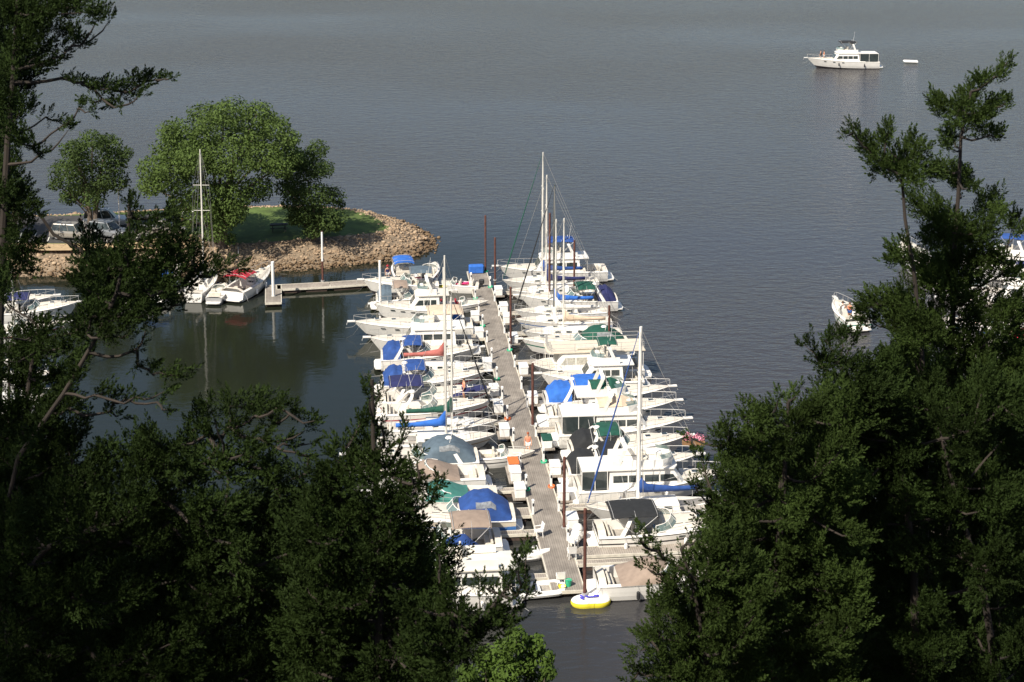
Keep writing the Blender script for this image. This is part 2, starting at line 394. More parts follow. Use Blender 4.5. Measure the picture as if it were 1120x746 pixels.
decid('broadleaf_tree', 'pale green tree at the left edge of the photo behind the cedar branches', b,
  [(5,190,20),(20,205,18),(-10,215,24),(10,228,18),(-20,190,20)], 4, LM3, .3, 13, size=.17, dens=7, forks=1)

# ---------------------------------------------------------------- boats
def lerp(a, b, t): return a+(b-a)*t
def hull_shape(L, B, hs, hb, full=.93, fwd=.35, pw=2.2):
    def half(s):
        if s < fwd: return B/2*lerp(full, 1, math.sin(s/fwd*math.pi/2))
        u = (s-fwd)/(1-fwd); return B/2*max(.012, (1-u**pw))**.85
    def sheer(s): return hs + (hb-hs)*s**1.7
    return half, sheer
def X(L, s, q=1): return (s - .5)*L + (-(1-q)*.15*L*s**3)
def make_hull(root, L, B, hs, hb, hm=WHITE, stripe=None, full=.93, fwd=.35, pw=2.2, stern_round=0, bottom=BOTTOM, wide_stripe=False):
    half, sheer = hull_shape(L, B, hs, hb, full, fwd, pw)
    qs = [0, .22, .30, .52, .66, .74, .95, 1.0] if not wide_stripe else [0,.22,.30,.36,.5,.74,.95,1.0]
    ws = [.03, .80, .86, .925, .95, .965, .995, 1.02]
    ms = [bottom, bottom, hm, hm, (STR[stripe] if stripe else hm), hm, STR.get(stripe, hm) if wide_stripe is False and stripe and stripe in ('black',) else hm]
    if wide_stripe: ms = [bottom, bottom, hm, STR[stripe], STR[stripe], hm, hm]
    ns = 17; stations = [i/(ns-1) for i in range(ns)]
    mb = MB()
    grid = {}
    for sd in (1, -1):
        rows = []
        for q, ww in zip(qs, ws):
            row = []
            for s in stations:
                w2 = ww*(1 - (1-q)*.55*s**2.5)
                z = lerp(-.35, sheer(s), q) + (.25*s**4*(1-q))
                row.append((X(L, s, q), sd*half(s)*w2, z))
            rows.append(row)
        for r in range(len(rows)-1):
            a = rows[r], rows[r+1]
            mb.loft([a[0], a[1]] if sd == -1 else [a[1], a[0]], ms[r])
        grid[sd] = rows
    for r in range(len(qs)-1):      # transom
        a, b_, c, d = grid[1][r][0], grid[1][r+1][0], grid[-1][r+1][0], grid[-1][r][0]
        mb.add([a,b_,c,d], [(0,1,2,3)], ms[r])
    mb.build('hull', root, smooth=True)
    return half, sheer
def make_deck(root, L, half, sheer, c0, c1, floor=.35, camber=.28, dm=DECKW, wm=WHITE, side=.3, floorm=None, bow_open=None):
    """decks with a sunken cockpit between stations c0..c1"""
    mb = MB(); ns = 25
    def prof(s, ck):
        h = half(s); z = sheer(s); x = X(L, s)
        if ck:
            i = max(.05, h-side); return [(x,-h,z),(x,-i,z+.05),(x,-i+.02,floor),(x,0,floor),(x,i-.02,floor),(x,i,z+.05),(x,h,z)]
        c = camber*min(1, h/.8)*min(1, (1-s)*3.2)
        i = h*.80
        return [(x,-h,z),(x,-i,z+c*.35),(x,-h*.5,z+c*.9),(x,0,z+c),(x,h*.5,z+c*.9),(x,i,z+c*.35),(x,h,z)]
    segs = [(0,c0,False),(c0,c1,True),(c1,1,False)]
    for a, b_, ck in segs:
        if b_-a < 1e-3: continue
        n = max(3, int((b_-a)*ns)); rr = [prof(a+(b_-a)*i/(n-1), ck) for i in range(n)]
        if ck:
            for j in range(6): mb.loft([[r[j], r[j+1]] for r in rr], (floorm or GREYD) if j in (2,3) else wm)
        else:
            for j in range(6): mb.loft([[r[j], r[j+1]] for r in rr], wm if j in (0,5) else dm)
    for s in (c0, c1):              # bulkheads
        a = prof(s, True); b_ = prof(s, False)
        mb.add(a[1:6]+b_[1:6][::-1], [tuple(range(10))], wm)
    mb.build('deck', root, smooth=True)
    if L > 7:
        fc = rnd.choice([CAN['blue'], WPLAST, WPLAST, CAN['navy'], BLACK])
        for sd in (1,-1):
            for sf in (rnd.uniform(.15,.3), rnd.uniform(.45,.6)):
                x, y, z = X(L,sf), sd*(half(sf)+.12), sheer(sf)
                f = MB(); f.lathe([(.03,.0),(.11,.06),(.12,.3),(.11,.5),(.03,.56)], (x,y,z-.85), fc, 8); f.tube([(x,y,z-.3),(x,y-sd*.1,z+.05)], .012, ROPE, 3); f.build('fender', root)
        for sf, sd in ((.02,1),(.02,-1),(.93,1),(.93,-1)):
            m2 = MB(); x, y, z = X(L,sf), sd*half(sf)*.95, sheer(sf)
            m2.tube([(x,y,z+.03),(x+(.8 if sf>.5 else -.6),y+sd*.7,.75),(x+(1.5 if sf>.5 else -1.1),y+sd*1.1,.55)], .014, ROPE, 3)
            m2.build('mooring_line', root)
def bow_rail(root, L, half, sheer, s0=.45, h=.55, m=STEEL, aft=False):
    mb = MB(); pts = {1: [], -1: []}
    S0, S1 = (s0, .985) if not aft else (0.01, s0)
    n = 7
    for i in range(n):
        s = lerp(S0, S1, i/(n-1))
        for sd in (1,-1):
            y = sd*max(.06, half(s)*.93); x = X(L, s); z = sheer(s)
            if s > .96: x += .12
            pts[sd].append(Vector((x, y, z+h*min(1, .6+i*.25))))
            mb.tube([(x, y, z), pts[sd][-1]], .014, m, 4)
    mb.tube(pts[1] + pts[-1][::-1], .018, m, 5)
    mb.build('bow_rail', root)
def windshield(root, L, half, sheer, s0, s1, h=.55, rake=.5, wid=.82, m=CGLASS, zoff=.1):
    """wrap-round screen from side s0 to the front s1"""
    n = 11; lo, hi, md = [], [], []
    for i in range(n):
        a = math.pi*(i/(n-1)) - math.pi/2
        s = s0 + (s1-s0)*math.cos(a)**.75 if abs(math.cos(a)) > 1e-6 else s0
        y = math.sin(a)*half(s0)*wid; x = X(L, s); z = sheer(s) + zoff + .12*math.cos(a)
        lo.append(Vector((x,y,z))); hh = h*(.75+.25*math.cos(a))
        hi.append(Vector((x - rake*math.cos(a)*h*1.2 , y*.93, z+hh)))
    mb = MB(); mb.loft([lo, hi], m); g = mb.build('windshield', root)
    fb = MB(); fb.tube(hi, .028, WHITE, 5); fb.tube(lo, .03, WHITE, 5)
    for i in (0, 2, 4, 6, 8, 10): fb.tube([lo[i], hi[i]], .022, WHITE, 4)
    fr = fb.build('window_frame', g)
    return lo, hi
def arch(root, L, half, sheer, s, h=1.35, lean=.6, wid=.95, m=WHITE, th=.35, s_gap=0):
    mb = MB(); hb_ = half(s)*wid; z0 = sheer(s); x0 = X(L, s)
    pr = []
    for i in range(13):
        a = math.pi*i/12; y = -math.cos(a); zz = math.sin(a)
        yy = hb_*(1-.18*zz)*(abs(y)**.45)*(1 if y > 0 else -1)
        zz = zz**.5
        pr.append((x0+lean*zz*h, yy, z0+h*zz))
    r1 = [(x-th/2*(1-.3*(z-z0)/h), y, z) for x,y,z in pr]; r2 = [(x+th/2*(1-.3*(z-z0)/h), y, z) for x,y,z in pr]
    r3 = [(x, y*.88, z-.10) for x,y,z in r2]; r4 = [(x, y*.88, z-.10) for x,y,z in r1]
    mb.loft([r1,r2,r3,r4,r1], m)
    mb.build('radar_arch', root, smooth=True)
    k = MB(); k.lathe([(.05,0),(.24,.03),(.27,.1),(.2,.2),(.03,.24)], (x0+lean*h, 0, z0+h), WHITE, 12); k.build('radar_dome', root, smooth=True)
    a = MB(); a.tube([(x0+lean*h, hb_*.6, z0+h),(x0+lean*h-.4, hb_*.62, z0+h+1.9)], [.02,.012], WPLAST, 4); a.build('antenna', root)
def bimini(root, x0, x1, wid, z, base_z, m, crown=.12, name='canopy', frame=STEEL, droop=.1):
    n = 9; rings = []
    for i in range(9):
        t = i/8; x = lerp(x0, x1, t); end = droop*abs(2*t-1)**3
        rings.append([(x, wid*(2*j/(n-1)-1), z - crown*(2*j/(n-1)-1)**2 - end - (.10 if j in (0, n-1) else 0)) for j in range(n)])
    mb = MB(); mb.loft(rings, m); mb.loft([[(x,y,zz-.03) for x,y,zz in r][::-1] for r in rings], m)
    # valance edges
    for r in (rings[0], rings[-1]): mb.loft([r, [(x,y,zz-.12) for x,y,zz in r]], m)
    c = mb.build(name, root, smooth=2)
    f = MB()
    for t0, t1 in ((.5,.04),(.5,.5),(.5,.96)):
        xb = lerp(x0, x1, t0); xt = lerp(x0, x1, t1)
        f.tube([(xb,-wid,base_z),(xt,-wid,z-.2),(xt,-wid*.7,z-.06),(xt,0,z-.03),(xt,wid*.7,z-.06),(xt,wid,z-.2),(xb,wid,base_z)], .02, frame, 4)
    f.build('canopy_frame', root); return c
def enclosure(root, L, half, sheer, s0, s1, m, h=1.45, front=.5, windows=True, peak=.45, slope=.25):
    """canvas tent over the cockpit from stern s0 to windshield s1"""
    rings = []; n = 11
    for i in range(n):
        t = i/(n-1); s = lerp(s0, s1, t); w_ = half(s)*.93; z0 = sheer(s)+.04
        kn = [(0,slope*h),(.10,slope*h+.3),(.38,h*.97),(.55,h),(.74,h*.93),(1,front)]
        for (ta,ha),(tb,hb2) in zip(kn,kn[1:]):
            if ta <= t <= tb+1e-6: hh = lerp(ha,hb2,(t-ta)/(tb-ta)); break
        hh += .05*math.sin(i*2.1+L*3)*min(1,t*4)*min(1,(1-t)*4)
        x = X(L, s)
        r = []
        for j in range(11):
            a = math.pi*j/10; cy = -math.cos(a); r.append((x, w_*(1-.16*math.sin(a))*abs(cy)**.40*(1 if cy>0 else -1) if abs(cy)>1e-6 else 0, z0 + hh*(math.sin(a)**.5) + (rnd.uniform(-.035,.035) if 1 < j < 9 else 0)))
        rings.append(r)
    mb = MB(); mb.loft(rings, m); mb.add(rings[0], [tuple(range(11))], m); mb.add(rings[-1][::-1], [tuple(range(11))], m)
    c = mb.build('canopy', root, smooth=2)
    if windows:
        for sd in (0, 1):
            wv = MB()
            for i0 in ((3,7),):
                js = (1,2,3) if sd == 0 else (9,8,7); o = Vector((0, -.03 if sd == 0 else .03, .03))
                rr = []
                for i in range(i0[0], i0[1]+1):
                    pp = [Vector(rings[i][j]) for j in js]; rr.append([pp[0].lerp(pp[1],.3)+o, pp[1]+o, pp[1].lerp(pp[2],.8)+o])
                wv.loft(rr, VINYL)
            wv.build('vinyl_window', c)
    return c
def cover(root, L, half, sheer, s0, s1, m, h=.75, peak=.55):
    rings = []; n = 11
    for i in range(n):
        t = i/(n-1); s = lerp(s0, s1, t); w_ = half(s)*1.0; z0 = sheer(s)+.03
        hh = h*max(.02, math.sin(math.pi*(t**(math.log(.5)/math.log(peak)))))**.8
        rings.append([(X(L,s), w_*(-math.cos(math.pi*j/10)), z0 + hh*math.sin(math.pi*j/10)**.8 - .02*(j%2)) for j in range(11)])
    mb = MB(); mb.loft(rings, m); mb.add(rings[0], [tuple(range(11))], m)
    return mb.build('cover', root, smooth=2)
def seats(root, L, half, lst, m=SEATW, floor=.35):
    for (s, y, lx, ly) in lst:
        mb = MB(); x = X(L, s)
        mb.bbox((x, y, floor+.24), (lx, ly, .48), m, .05); mb.bbox((x-lx/2+.08, y, floor+.62), (.16, ly, .42), m, .05)
        mb.build('seat', root)
def swim(root, L, half, m=WHITE, ln=.8):
    mb = MB(); w_ = half(0)*.9; x = -L/2
    mb.loft([[(x+.02,-w_,z),(x-ln*.8,-w_*.95,z),(x-ln,-w_*.6,z),(x-ln,w_*.6,z),(x-ln*.8,w_*.95,z),(x+.02,w_,z)] for z in (.22,.32)], m, closed=True, caps=True)
    mb.build('swim_platform', root)
def hatches(root, L, half, sheer, lst, camber):
    for s, y in lst:
        mb = MB(); mb.bbox((X(L,s), y, sheer(s)+camber+.015), (.5,.5,.06), WHITE, .02); mb.bbox((X(L,s), y, sheer(s)+camber+.055), (.4,.4,.025), GLASS, .01)
        mb.build('hatch', root)
def portholes(root, L, half, sheer, s0, s1, n, h=.14, ln=.45):
    for sd in (1,-1):
        for i in range(n):
            s = lerp(s0, s1, i/max(1, n-1)); q = .86
            w2 = (1-(1-q)*.55*s**2.5)*.987; y = sd*(half(s)*w2+.012); z = lerp(-.35, sheer(s), q)
            s2 = s+ln/L; y2 = sd*(half(s2)*(1-(1-q)*.55*s2**2.5)*.987+.012)
            mb = MB(); x, x2 = X(L,s,q), X(L,s2,q)
            mb.add([(x,y,z-h/2),(x2,y2,z-h/2+.02),(x2+.06,y2,z+h/2),(x+.06,y,z+h/2)], [(0,1,2,3)], GLASS); mb.build('porthole', root)
def outboard(root, L, y=0, m=BLACK):
    mb = MB(); x = -L/2-.25
    mb.bbox((x,y,1.05),(.55,.36,.5),m,.1); mb.box((x+.02,y,.55),(.3,.2,.6),m); mb.box((x+.0,y,-.1),(.22,.08,.7),m); mb.build('outboard_motor', root)
def anchor_pulpit(root, L, sheer):
    mb = MB(); z = sheer(1); mb.box((L/2+.18,0,z+.0),(.75,.34,.09),WHITE); mb.tube([(L/2+.5,0,z+.02),(L/2+.62,0,z-.3)], .03, STEEL, 5); mb.tube([(L/2+.62,-.15,z-.3),(L/2+.62,.15,z-.3)],.03,STEEL,5)
    mb.build('bow_pulpit', root)

def express(root, L=9.5, B=3.1, canopy='enclosure', cc='blue', stripe=None, hullm=WHITE, arch_on=True, arch_lean=.6, bow_cover=None, wide=False, second=None, rail=True, dark=False, cr=(.03,.62), ck=.42):
    hs, hb = .95+L*.012, 1.35+L*.03
    half, sheer = make_hull(root, L, B, hs, hb, hullm, stripe, wide_stripe=wide)
    cam_ = .34
    make_deck(root, L, half, sheer, .05, ck, .4, cam_)
    lo, hi = windshield(root, L, half, sheer, ck-.06, ck+.10, .58, .75)
    seats(root, L, half, [(.09,0,.5,B*.62),(ck-.12,-B*.22,.5,.55),(ck-.14,B*.2,.9,.5)])
    mb = MB(); mb.bbox((X(L,ck-.045),-B*.2,.95),(.5,.75,.75),WHITE,.08); mb.bbox((X(L,ck-.06),-B*.2,1.36),(.2,.6,.12),GLASS,.02); mb.build('helm_console', root)
    if rail: bow_rail(root, L, half, sheer, ck)
    swim(root, L, half, ln=.6); hatches(root, L, half, sheer, [(.66,0),(.80,0)], cam_*.9)
    for sd in (1,-1):                # smoked deck windows
        for s0_, s1_ in ((ck+.06,ck+.12),(ck+.135,ck+.19)):
            mb = MB(); mb.add([(X(L,s0_),sd*half(s0_)*.62,sheer(s0_)+cam_*.66),(X(L,s1_),sd*half(s1_)*.60,sheer(s1_)+cam_*.68),(X(L,s1_),sd*half(s1_)*.44,sheer(s1_)+cam_*.92+.02),(X(L,s0_),sd*half(s0_)*.46,sheer(s0_)+cam_*.90+.02)], [(0,1,2,3)], GLASS); mb.build('deck_window', root)
    portholes(root, L, half, sheer, .5, .74, 3); anchor_pulpit(root, L, sheer)
    z = sheer(.3)
    if arch_on: arch(root, L, half, sheer, .14 if arch_lean > 0 else .3, 1.35, arch_lean)
    if canopy == 'enclosure': enclosure(root, L, half, sheer, .03, ck, CAN[cc], 1.4, .55)
    elif canopy == 'bimini': bimini(root, X(L,.08), X(L,ck-.04), half(.3)*.88, z+1.55, z+.1, CAN[cc])
    elif canopy == 'cover': cover(root, L, half, sheer, cr[0], min(cr[1],ck+.14), CAN[cc], .8, .62)
    elif canopy == 'two':
        enclosure(root, L, half, sheer, .02, .2, CAN[cc], 1.15, 1.0, False, .6, .3); bimini(root, X(L,.22), X(L,ck), half(.3)*.88, z+1.5, z+.1, CAN[second or cc])
    if bow_cover:
        cover(root, L, half, sheer, .60, .95, CAN[bow_cover], .25, .4)
def house(root, L, B, x0, x1, z0, h, inset_=.35, fr=.9, ar=.2, wm=WHITE, nwin=3, roof_over=(.3,.2), winh=.5, win=GLASS, name='cabin', roofm=None):
    """deckhouse with slanted front (fr) and rear (ar) and a proud dark window band on each side"""
    hw = B/2-inset_; mb = MB()
    def ring(z, t): return [(lerp(x0, x0+ar, t),-hw*lerp(1,.9,t),z),(lerp(x1-.25,x1-fr-.2,t),-hw*lerp(1,.9,t),z),(lerp(x1,x1-fr,t),-hw*.7*lerp(1,.9,t),z),(lerp(x1,x1-fr,t),hw*.7*lerp(1,.9,t),z),(lerp(x1-.25,x1-fr-.2,t),hw*lerp(1,.9,t),z),(lerp(x0,x0+ar,t),hw*lerp(1,.9,t),z)]
    mb.loft([ring(z0,0), ring(z0+h*.5,.5), ring(z0+h,1)], wm, closed=True, caps=True)
    c = mb.build(name, root)
    tw0, tw1 = .5-winh/2/h+.05, .5+winh/2/h+.05
    for sd in (1,-1):
        w0 = x0+ar*.5+.25; w1 = x1-fr*.5-.5; step = (w1-w0)/nwin
        for i in range(nwin):
            a, b_ = w0+i*step+.05, w0+(i+1)*step-.05
            mb = MB(); sl_ = .28 if i == nwin-1 else 0
            mb.add([(a, sd*(hw*lerp(1,.9,tw0)+.012), z0+h*tw0),(b_+sl_, sd*(hw*lerp(1,.9,tw0)+.012), z0+h*tw0),(b_-sl_*.4, sd*(hw*lerp(1,.9,tw1)+.012), z0+h*tw1),(a, sd*(hw*lerp(1,.9,tw1)+.012), z0+h*tw1)], [(0,1,2,3)], win)
            mb.build('window', c)
    mb = MB()
    for y0_, y1_ in ((-.64,-.24),(-.2,.2),(.24,.64)):
        ya, yb = y0_*hw, y1_*hw
        mb.add([(lerp(x1,x1-fr,tw0)+.02,ya,z0+h*tw0),(lerp(x1,x1-fr,tw0)+.02,yb,z0+h*tw0),(lerp(x1,x1-fr,tw1+.1)+.02,yb*.97,z0+h*(tw1+.1)),(lerp(x1,x1-fr,tw1+.1)+.02,ya*.97,z0+h*(tw1+.1))], [(0,1,2,3)], win)
    mb.build('front_window', c)
    mb = MB(); rx0, rx1 = x0+ar-roof_over[0], x1-fr+roof_over[1]; hw2 = hw*.9+.14
    rings = [[(rx0,-hw2,z),(rx1-.3,-hw2,z),(rx1,-hw2*.6,z),(rx1,hw2*.6,z),(rx1-.3,hw2,z),(rx0,hw2,z)] for z in (z0+h+.003, z0+h+.1)]
    mb.loft(rings, roofm or WHITE, closed=True, caps=True); mb.build('roof', c)
    return c, z0+h+.1, rx0, rx1, hw2
def flybridge(root, L=11, B=3.7, cc='blue', stripe=None, top='bimini', hullm=WHITE, cab=(.22,.68), archy=True, aft='open', win=GLASS, nwin=3, roofm=None):
    hs, hb = 1.15, 1.75
    half, sheer = make_hull(root, L, B, hs, hb, hullm, stripe)
    make_deck(root, L, half, sheer, .04, .2, .5, .25)
    seats(root, L, half, [(.08,0,.5,B*.5)], floor=.5)
    c, zt, rx0, rx1, hw = house(root, L, B, X(L,cab[0]), X(L,cab[1]), 1.15, 1.45, .42, 1.0, .1, nwin=nwin, win=win, roof_over=(1.0 if aft=='open' else .3,.2), roofm=roofm)
    # flybridge coaming
    fb = MB(); fx0, fx1 = X(L,cab[0])+.3, rx1-.35; fw = hw*.88
    ro = lambda z, g: [(fx0,-fw+g,z),(fx1-.7-g,-fw+g,z),(fx1-g+.3*(z-zt),-fw*.55,z),(fx1-g+.3*(z-zt),fw*.55,z),(fx1-.7-g,fw-g,z),(fx0,fw-g,z)]
    fb.loft([ro(zt+.003,0), ro(zt+.55,.04), ro(zt+.55,.12), ro(zt+.05,.12)], WHITE); fb.build('flybridge', root)
    ws = MB(); a = ro(zt+.55,.08); b_ = [(x-.2,y*.95,z+.32) for x,y,z in a]; ws.loft([a[1:5], b_[1:5]], CGLASS); ws.build('bridge_windshield', root)
    for y in (-.55,.45):
        mb = MB(); mb.bbox((lerp(fx0,fx1,.55),y,zt+.35),(.5,.55,.5),SEATW,.06); mb.bbox((lerp(fx0,fx1,.55)-.2,y,zt+.75),(.14,.55,.5),SEATW,.05); mb.build('seat', root)
    mb = MB(); mb.bbox((lerp(fx0,fx1,.8),0,zt+.45),(.4,.8,.75),WHITE,.06); mb.build('helm_console', root)
    if top == 'bimini': bimini(root, fx0+.2, fx1-.4, fw*.92, zt+1.95, zt+.5, CAN[cc])
    if top == 'cover':
        mb = MB(); mb.loft([[(fx0,-fw,zt+.56),(fx0,0,zt+.75),(fx0,fw,zt+.56)],[(lerp(fx0,fx1,.6),-fw,zt+.58),(lerp(fx0,fx1,.6),0,zt+1.15),(lerp(fx0,fx1,.6),fw,zt+.58)],[(fx1-.2,-fw*.6,zt+.56),(fx1-.2,0,zt+.72),(fx1-.2,fw*.6,zt+.56)]], CAN[cc]); mb.build('cover', root)
    if archy:
        mb = MB(); x = fx0+.25
        mb.loft([[(x+d-.1,-fw,zt),(x+d+.5,-fw,zt+1.35),(x+d+.55,-fw*.7,zt+1.55),(x+d+.55,fw*.7,zt+1.55),(x+d+.5,fw,zt+1.35),(x+d-.1,fw,zt)] for d in (0,.3)]+[[(x+d-.1,-fw+.08,zt),(x+d+.5,-fw+.1,zt+1.3),(x+d+.55,-fw*.68,zt+1.45),(x+d+.55,fw*.68,zt+1.45),(x+d+.5,fw-.1,zt+1.3),(x+d-.1,fw-.08,zt)] for d in (.3,0)], WHITE)
        mb.build('radar_arch', root)
        a = MB(); a.tube([(x+.6,.5,zt+1.55),(x+.3,.5,zt+3.6)], [.02,.01], WPLAST, 4); a.tube([(x+.6,-.3,zt+1.55),(x+.6,-.3,zt+2.1)], .03, WPLAST, 5); a.build('antenna', root)
    if aft == 'enclosed':
        mb = MB(); x0_, x1_ = -L/2+.25, X(L,cab[0])-.02; w_ = B/2-.45
        mb.box(((x0_+x1_)/2,0,2.62),(x1_-x0_,w_*2,.06),WHITE); o = mb.build('aft_top', root)
        mb = MB()
        for yy in (-w_,w_): mb.box(((x0_+x1_)/2,yy,1.9),(x1_-x0_-.05,.03,1.36),GLASS)
        mb.box((x0_,0,1.9),(.03,w_*2-.06,1.36),GLASS); mb.build('vinyl_enclosure', root)
        mb = MB()
        for x in (x0_,(x0_+x1_)/2,x1_-.05):
            for yy in (-w_-.03,w_+.03): mb.tube([(x,yy,1.2),(x,yy,2.6)],.03,WHITE,5)
        mb.build('canopy_frame', root)
    else:
        mb = MB()
        for yy in (-hw+.15,hw-.15): m2 = MB(); m2.tube([(rx0+.12,yy,1.2),(rx0+.12,yy,zt-.1)],.03,STEEL,5); m2.build('roof_post', root)
        mb.tube([(rx0+.3,hw*.5,1.2),(rx0-.3,hw*.5,1.2),(rx0+.3,hw*.5,zt)],.02,STEEL,4)
        mb.build('ladder', root)
    bow_rail(root, L, half, sheer, .5, .6); swim(root, L, half); anchor_pulpit(root, L, sheer); hatches(root, L, half, sheer, [(.8,0)], .22)
    portholes(root, L, half, sheer, .5, .75, 3)
def houseboat(root, L=12, B=4.0, win=GLASS, roofm=CREAM, cc=None, curtains=True):
    half, sheer = make_hull(root, L, B, .95, 1.35, WHITE, None, .98, .6, 3.2)
    make_deck(root, L, half, sheer, .03, .16, .7, .08)
    wm = mat('curtained_window', (.42,.40,.34), .3, .3, 6)
    x0, x1 = X(L,.15), X(L,.8)
    c, zt, rx0, rx1, hw = house(root, L, B, x0, x1, 1.0, 1.65, .3, .5, .05, nwin=5, win=wm if curtains else GLASS, winh=.6, roof_over=(1.6,1.2), roofm=roofm)
    mb = MB()
    pts = [(rx0+.1,-hw+.1),(rx1-.4,-hw+.1),(rx1-.15,-hw*.5),(rx1-.15,hw*.5),(rx1-.4,hw-.1),(rx0+.1,hw-.1)]
    for hgt in (.35,.7): mb.tube([(x,y,zt+hgt) for x,y in pts]+[(pts[0][0],pts[0][1],zt+hgt)], .02, STEEL, 4)
    for i in range(len(pts)):
        a, b_ = Vector(pts[i]), Vector(pts[(i+1)%len(pts)])
        for t in (0,.25,.5,.75): p = a.lerp(b_, t); mb.tube([(p.x,p.y,zt),(p.x,p.y,zt+.7)], .018, STEEL, 4)
    mb.build('roof_rail', root)
    mb = MB()
    for x in (rx0+.15, rx1-.2):
        for y in (-hw+.15,hw-.15): mb.tube([(x,y,.95),(x,y,zt-.1)],.03,WHITE,5)
    mb.build('roof_post', root)
    mb = MB(); mb.bbox((lerp(rx0,rx1,.4),0,zt+.25),(.9,.5,.5),WHITE,.05); mb.bbox((lerp(rx0,rx1,.6),.7,zt+.12),(1.5,.6,.2),SEATW,.05); mb.build('roof_locker', root)
    if cc: bimini(root, lerp(rx0,rx1,.1), lerp(rx0,rx1,.5), hw*.8, zt+1.9, zt+.05, CAN[cc])
    bow_rail(root, L, half, sheer, .75, .6); swim(root, L, half)
def sailboat(root, L=9, B=2.8, mast_h=12, cc='blue', mastm=ALU, jib=None, stripe=None, hullm=WHITE, boom=True, mast_s=.58, dodger=None, mast_r=.09):
    half, sheer = make_hull(root, L, B, 1.0, 1.3, hullm, stripe, .66, .45, 2.0)
    make_deck(root, L, half, sheer, .08, .33, .55, .1)
    # coachroof
    mb = MB(); rings = []
    for i in range(9):
        s = lerp(.34,.78,i/8); w_ = min(half(s)*.66, B*.31); x = X(L,s); z = sheer(s)+.02; h = .42*(1-.55*(i/8))*(1 if 0<i<8 else .98)
        if i == 8: h = .08
        rings.append([(x,-w_,z),(x,-w_*.88,z+h),(x,0,z+h+.07),(x,w_*.88,z+h),(x,w_,z)])
    mb.loft(rings, WHITE); mb.add(rings[0],[tuple(range(5))],WHITE); mb.add(rings[-1][::-1],[tuple(range(5))],WHITE); c = mb.build('cabin', root)
    for sd in (1,-1):
        for i in (1,3,5):
            a, b_ = rings[i], rings[i+1]; j, k = (3,4) if sd > 0 else (1,0)
            p = [Vector(a[k]).lerp(Vector(a[j]),.25), Vector(b_[k]).lerp(Vector(b_[j]),.25), Vector(b_[k]).lerp(Vector(b_[j]),.8), Vector(a[k]).lerp(Vector(a[j]),.8)]
            m2 = MB(); m2.add([q+Vector((0,sd*.012,0)) for q in p],[(0,1,2,3)],GLASS); m2.build('window', c)
    hatches(root, L, half, sheer, [(.66,0)], .38)
    xm = X(L,mast_s); z0 = sheer(mast_s)+.35
    mb = MB(); mb.tube([(xm,0,z0-.1),(xm,0,z0+mast_h*.6),(xm-.03,0,z0+mast_h)], [mast_r,mast_r*.95,mast_r*.7], mastm, 8)
    mast = mb.build('mast', root)
    mb = MB()
    for f in ((.52,.72) if mast_h > 11 else (.55,)):
        mb.tube([(xm,-B*.30,z0+mast_h*f),(xm,B*.30,z0+mast_h*f)], .03, mastm, 5)
    mb.build('spreader', mast)
    mb = MB(); top = (xm,0,z0+mast_h); bow = (L/2-.05,0,sheer(1)); st = (-L/2+.05,0,sheer(0))
    rr = .014
    mb.tube([top,st],rr,ROPE,3)
    for sd in (1,-1):
        for f in ((.52,.72) if mast_h > 11 else (.55,)):
            mb.tube([top,(xm,sd*B*.30,z0+mast_h*f),(xm-.1,sd*half(mast_s)*.95,sheer(mast_s))],rr,ROPE,3)
        mb.tube([(xm,0,z0+mast_h*.52),(xm+.5,sd*half(mast_s)*.9,sheer(mast_s))],rr,ROPE,3)
    if not jib: mb.tube([top,bow],rr,ROPE,3)
    mb.build('rigging', root)
    if jib:
        mb = MB(); t = Vector(top); b_ = Vector(bow)+Vector((-.1,0,.2)); mb.tube([b_, b_.lerp(t,.15), b_.lerp(t,.5), b_.lerp(t,.97)], [.04,.075,.055,.02], CAN[jib], 7); mb.build('furled_jib', root)
    if boom:
        bl = min(L*.42, xm+L/2-.3); zb = z0+.75
        mb = MB(); mb.tube([(xm-.1,0,zb),(xm-bl,0,zb+.05)], .05, mastm, 6); mb.build('boom', root)
        if cc:
            rings = []
            for i in range(8):
                t = i/7; x = xm-.02-bl*t; hh = lerp(.55,.22,min(1,t*1.6)) if i else 1.15
                ww = lerp(.2,.11,t)
                rings.append([(x,-ww*.6,zb-.1),(x,-ww,zb+hh*.35),(x,-ww*.35,zb+hh),(x,ww*.35,zb+hh),(x,ww,zb+hh*.35),(x,ww*.6,zb-.1)])
            mb = MB(); mb.loft(rings, CAN[cc], closed=True, caps=True); mb.build('sail_cover', root, smooth=2)
    if dodger: bimini(root, X(L,.1), X(L,.34), half(.3)*.8, 2.75, 1.1, CAN[dodger])
    mb = MB(); mb.tube([(X(L,.12),-.3,.7),(X(L,.12),-.3,1.3)],.03,STEEL,5)
    mb.tube([(X(L,.12)-.0, .35*math.cos(a*.7854), 1.25+.35*math.sin(a*.7854)) for a in range(9)], .018, STEEL, 4); mb.build('steering_wheel', root)
    bow_rail(root, L, half, sheer, .62, .55); 
    mb = MB(); zz = .55
    for sd in (1,-1):
        pts = [(X(L,s), sd*half(s)*.95, sheer(s)+zz) for s in (.02,.2,.4,.62)]; mb.tube(pts,.015,STEEL,3)
        for p in pts: mb.tube([(p[0],p[1],p[2]-zz),p],.018,STEEL,4)
    mb.tube([(X(L,.02),-half(.02)*.95,sheer(0)+zz),(X(L,.02),half(.02)*.95,sheer(0)+zz)],.02,STEEL,4)
    mb.build('lifeline', root)
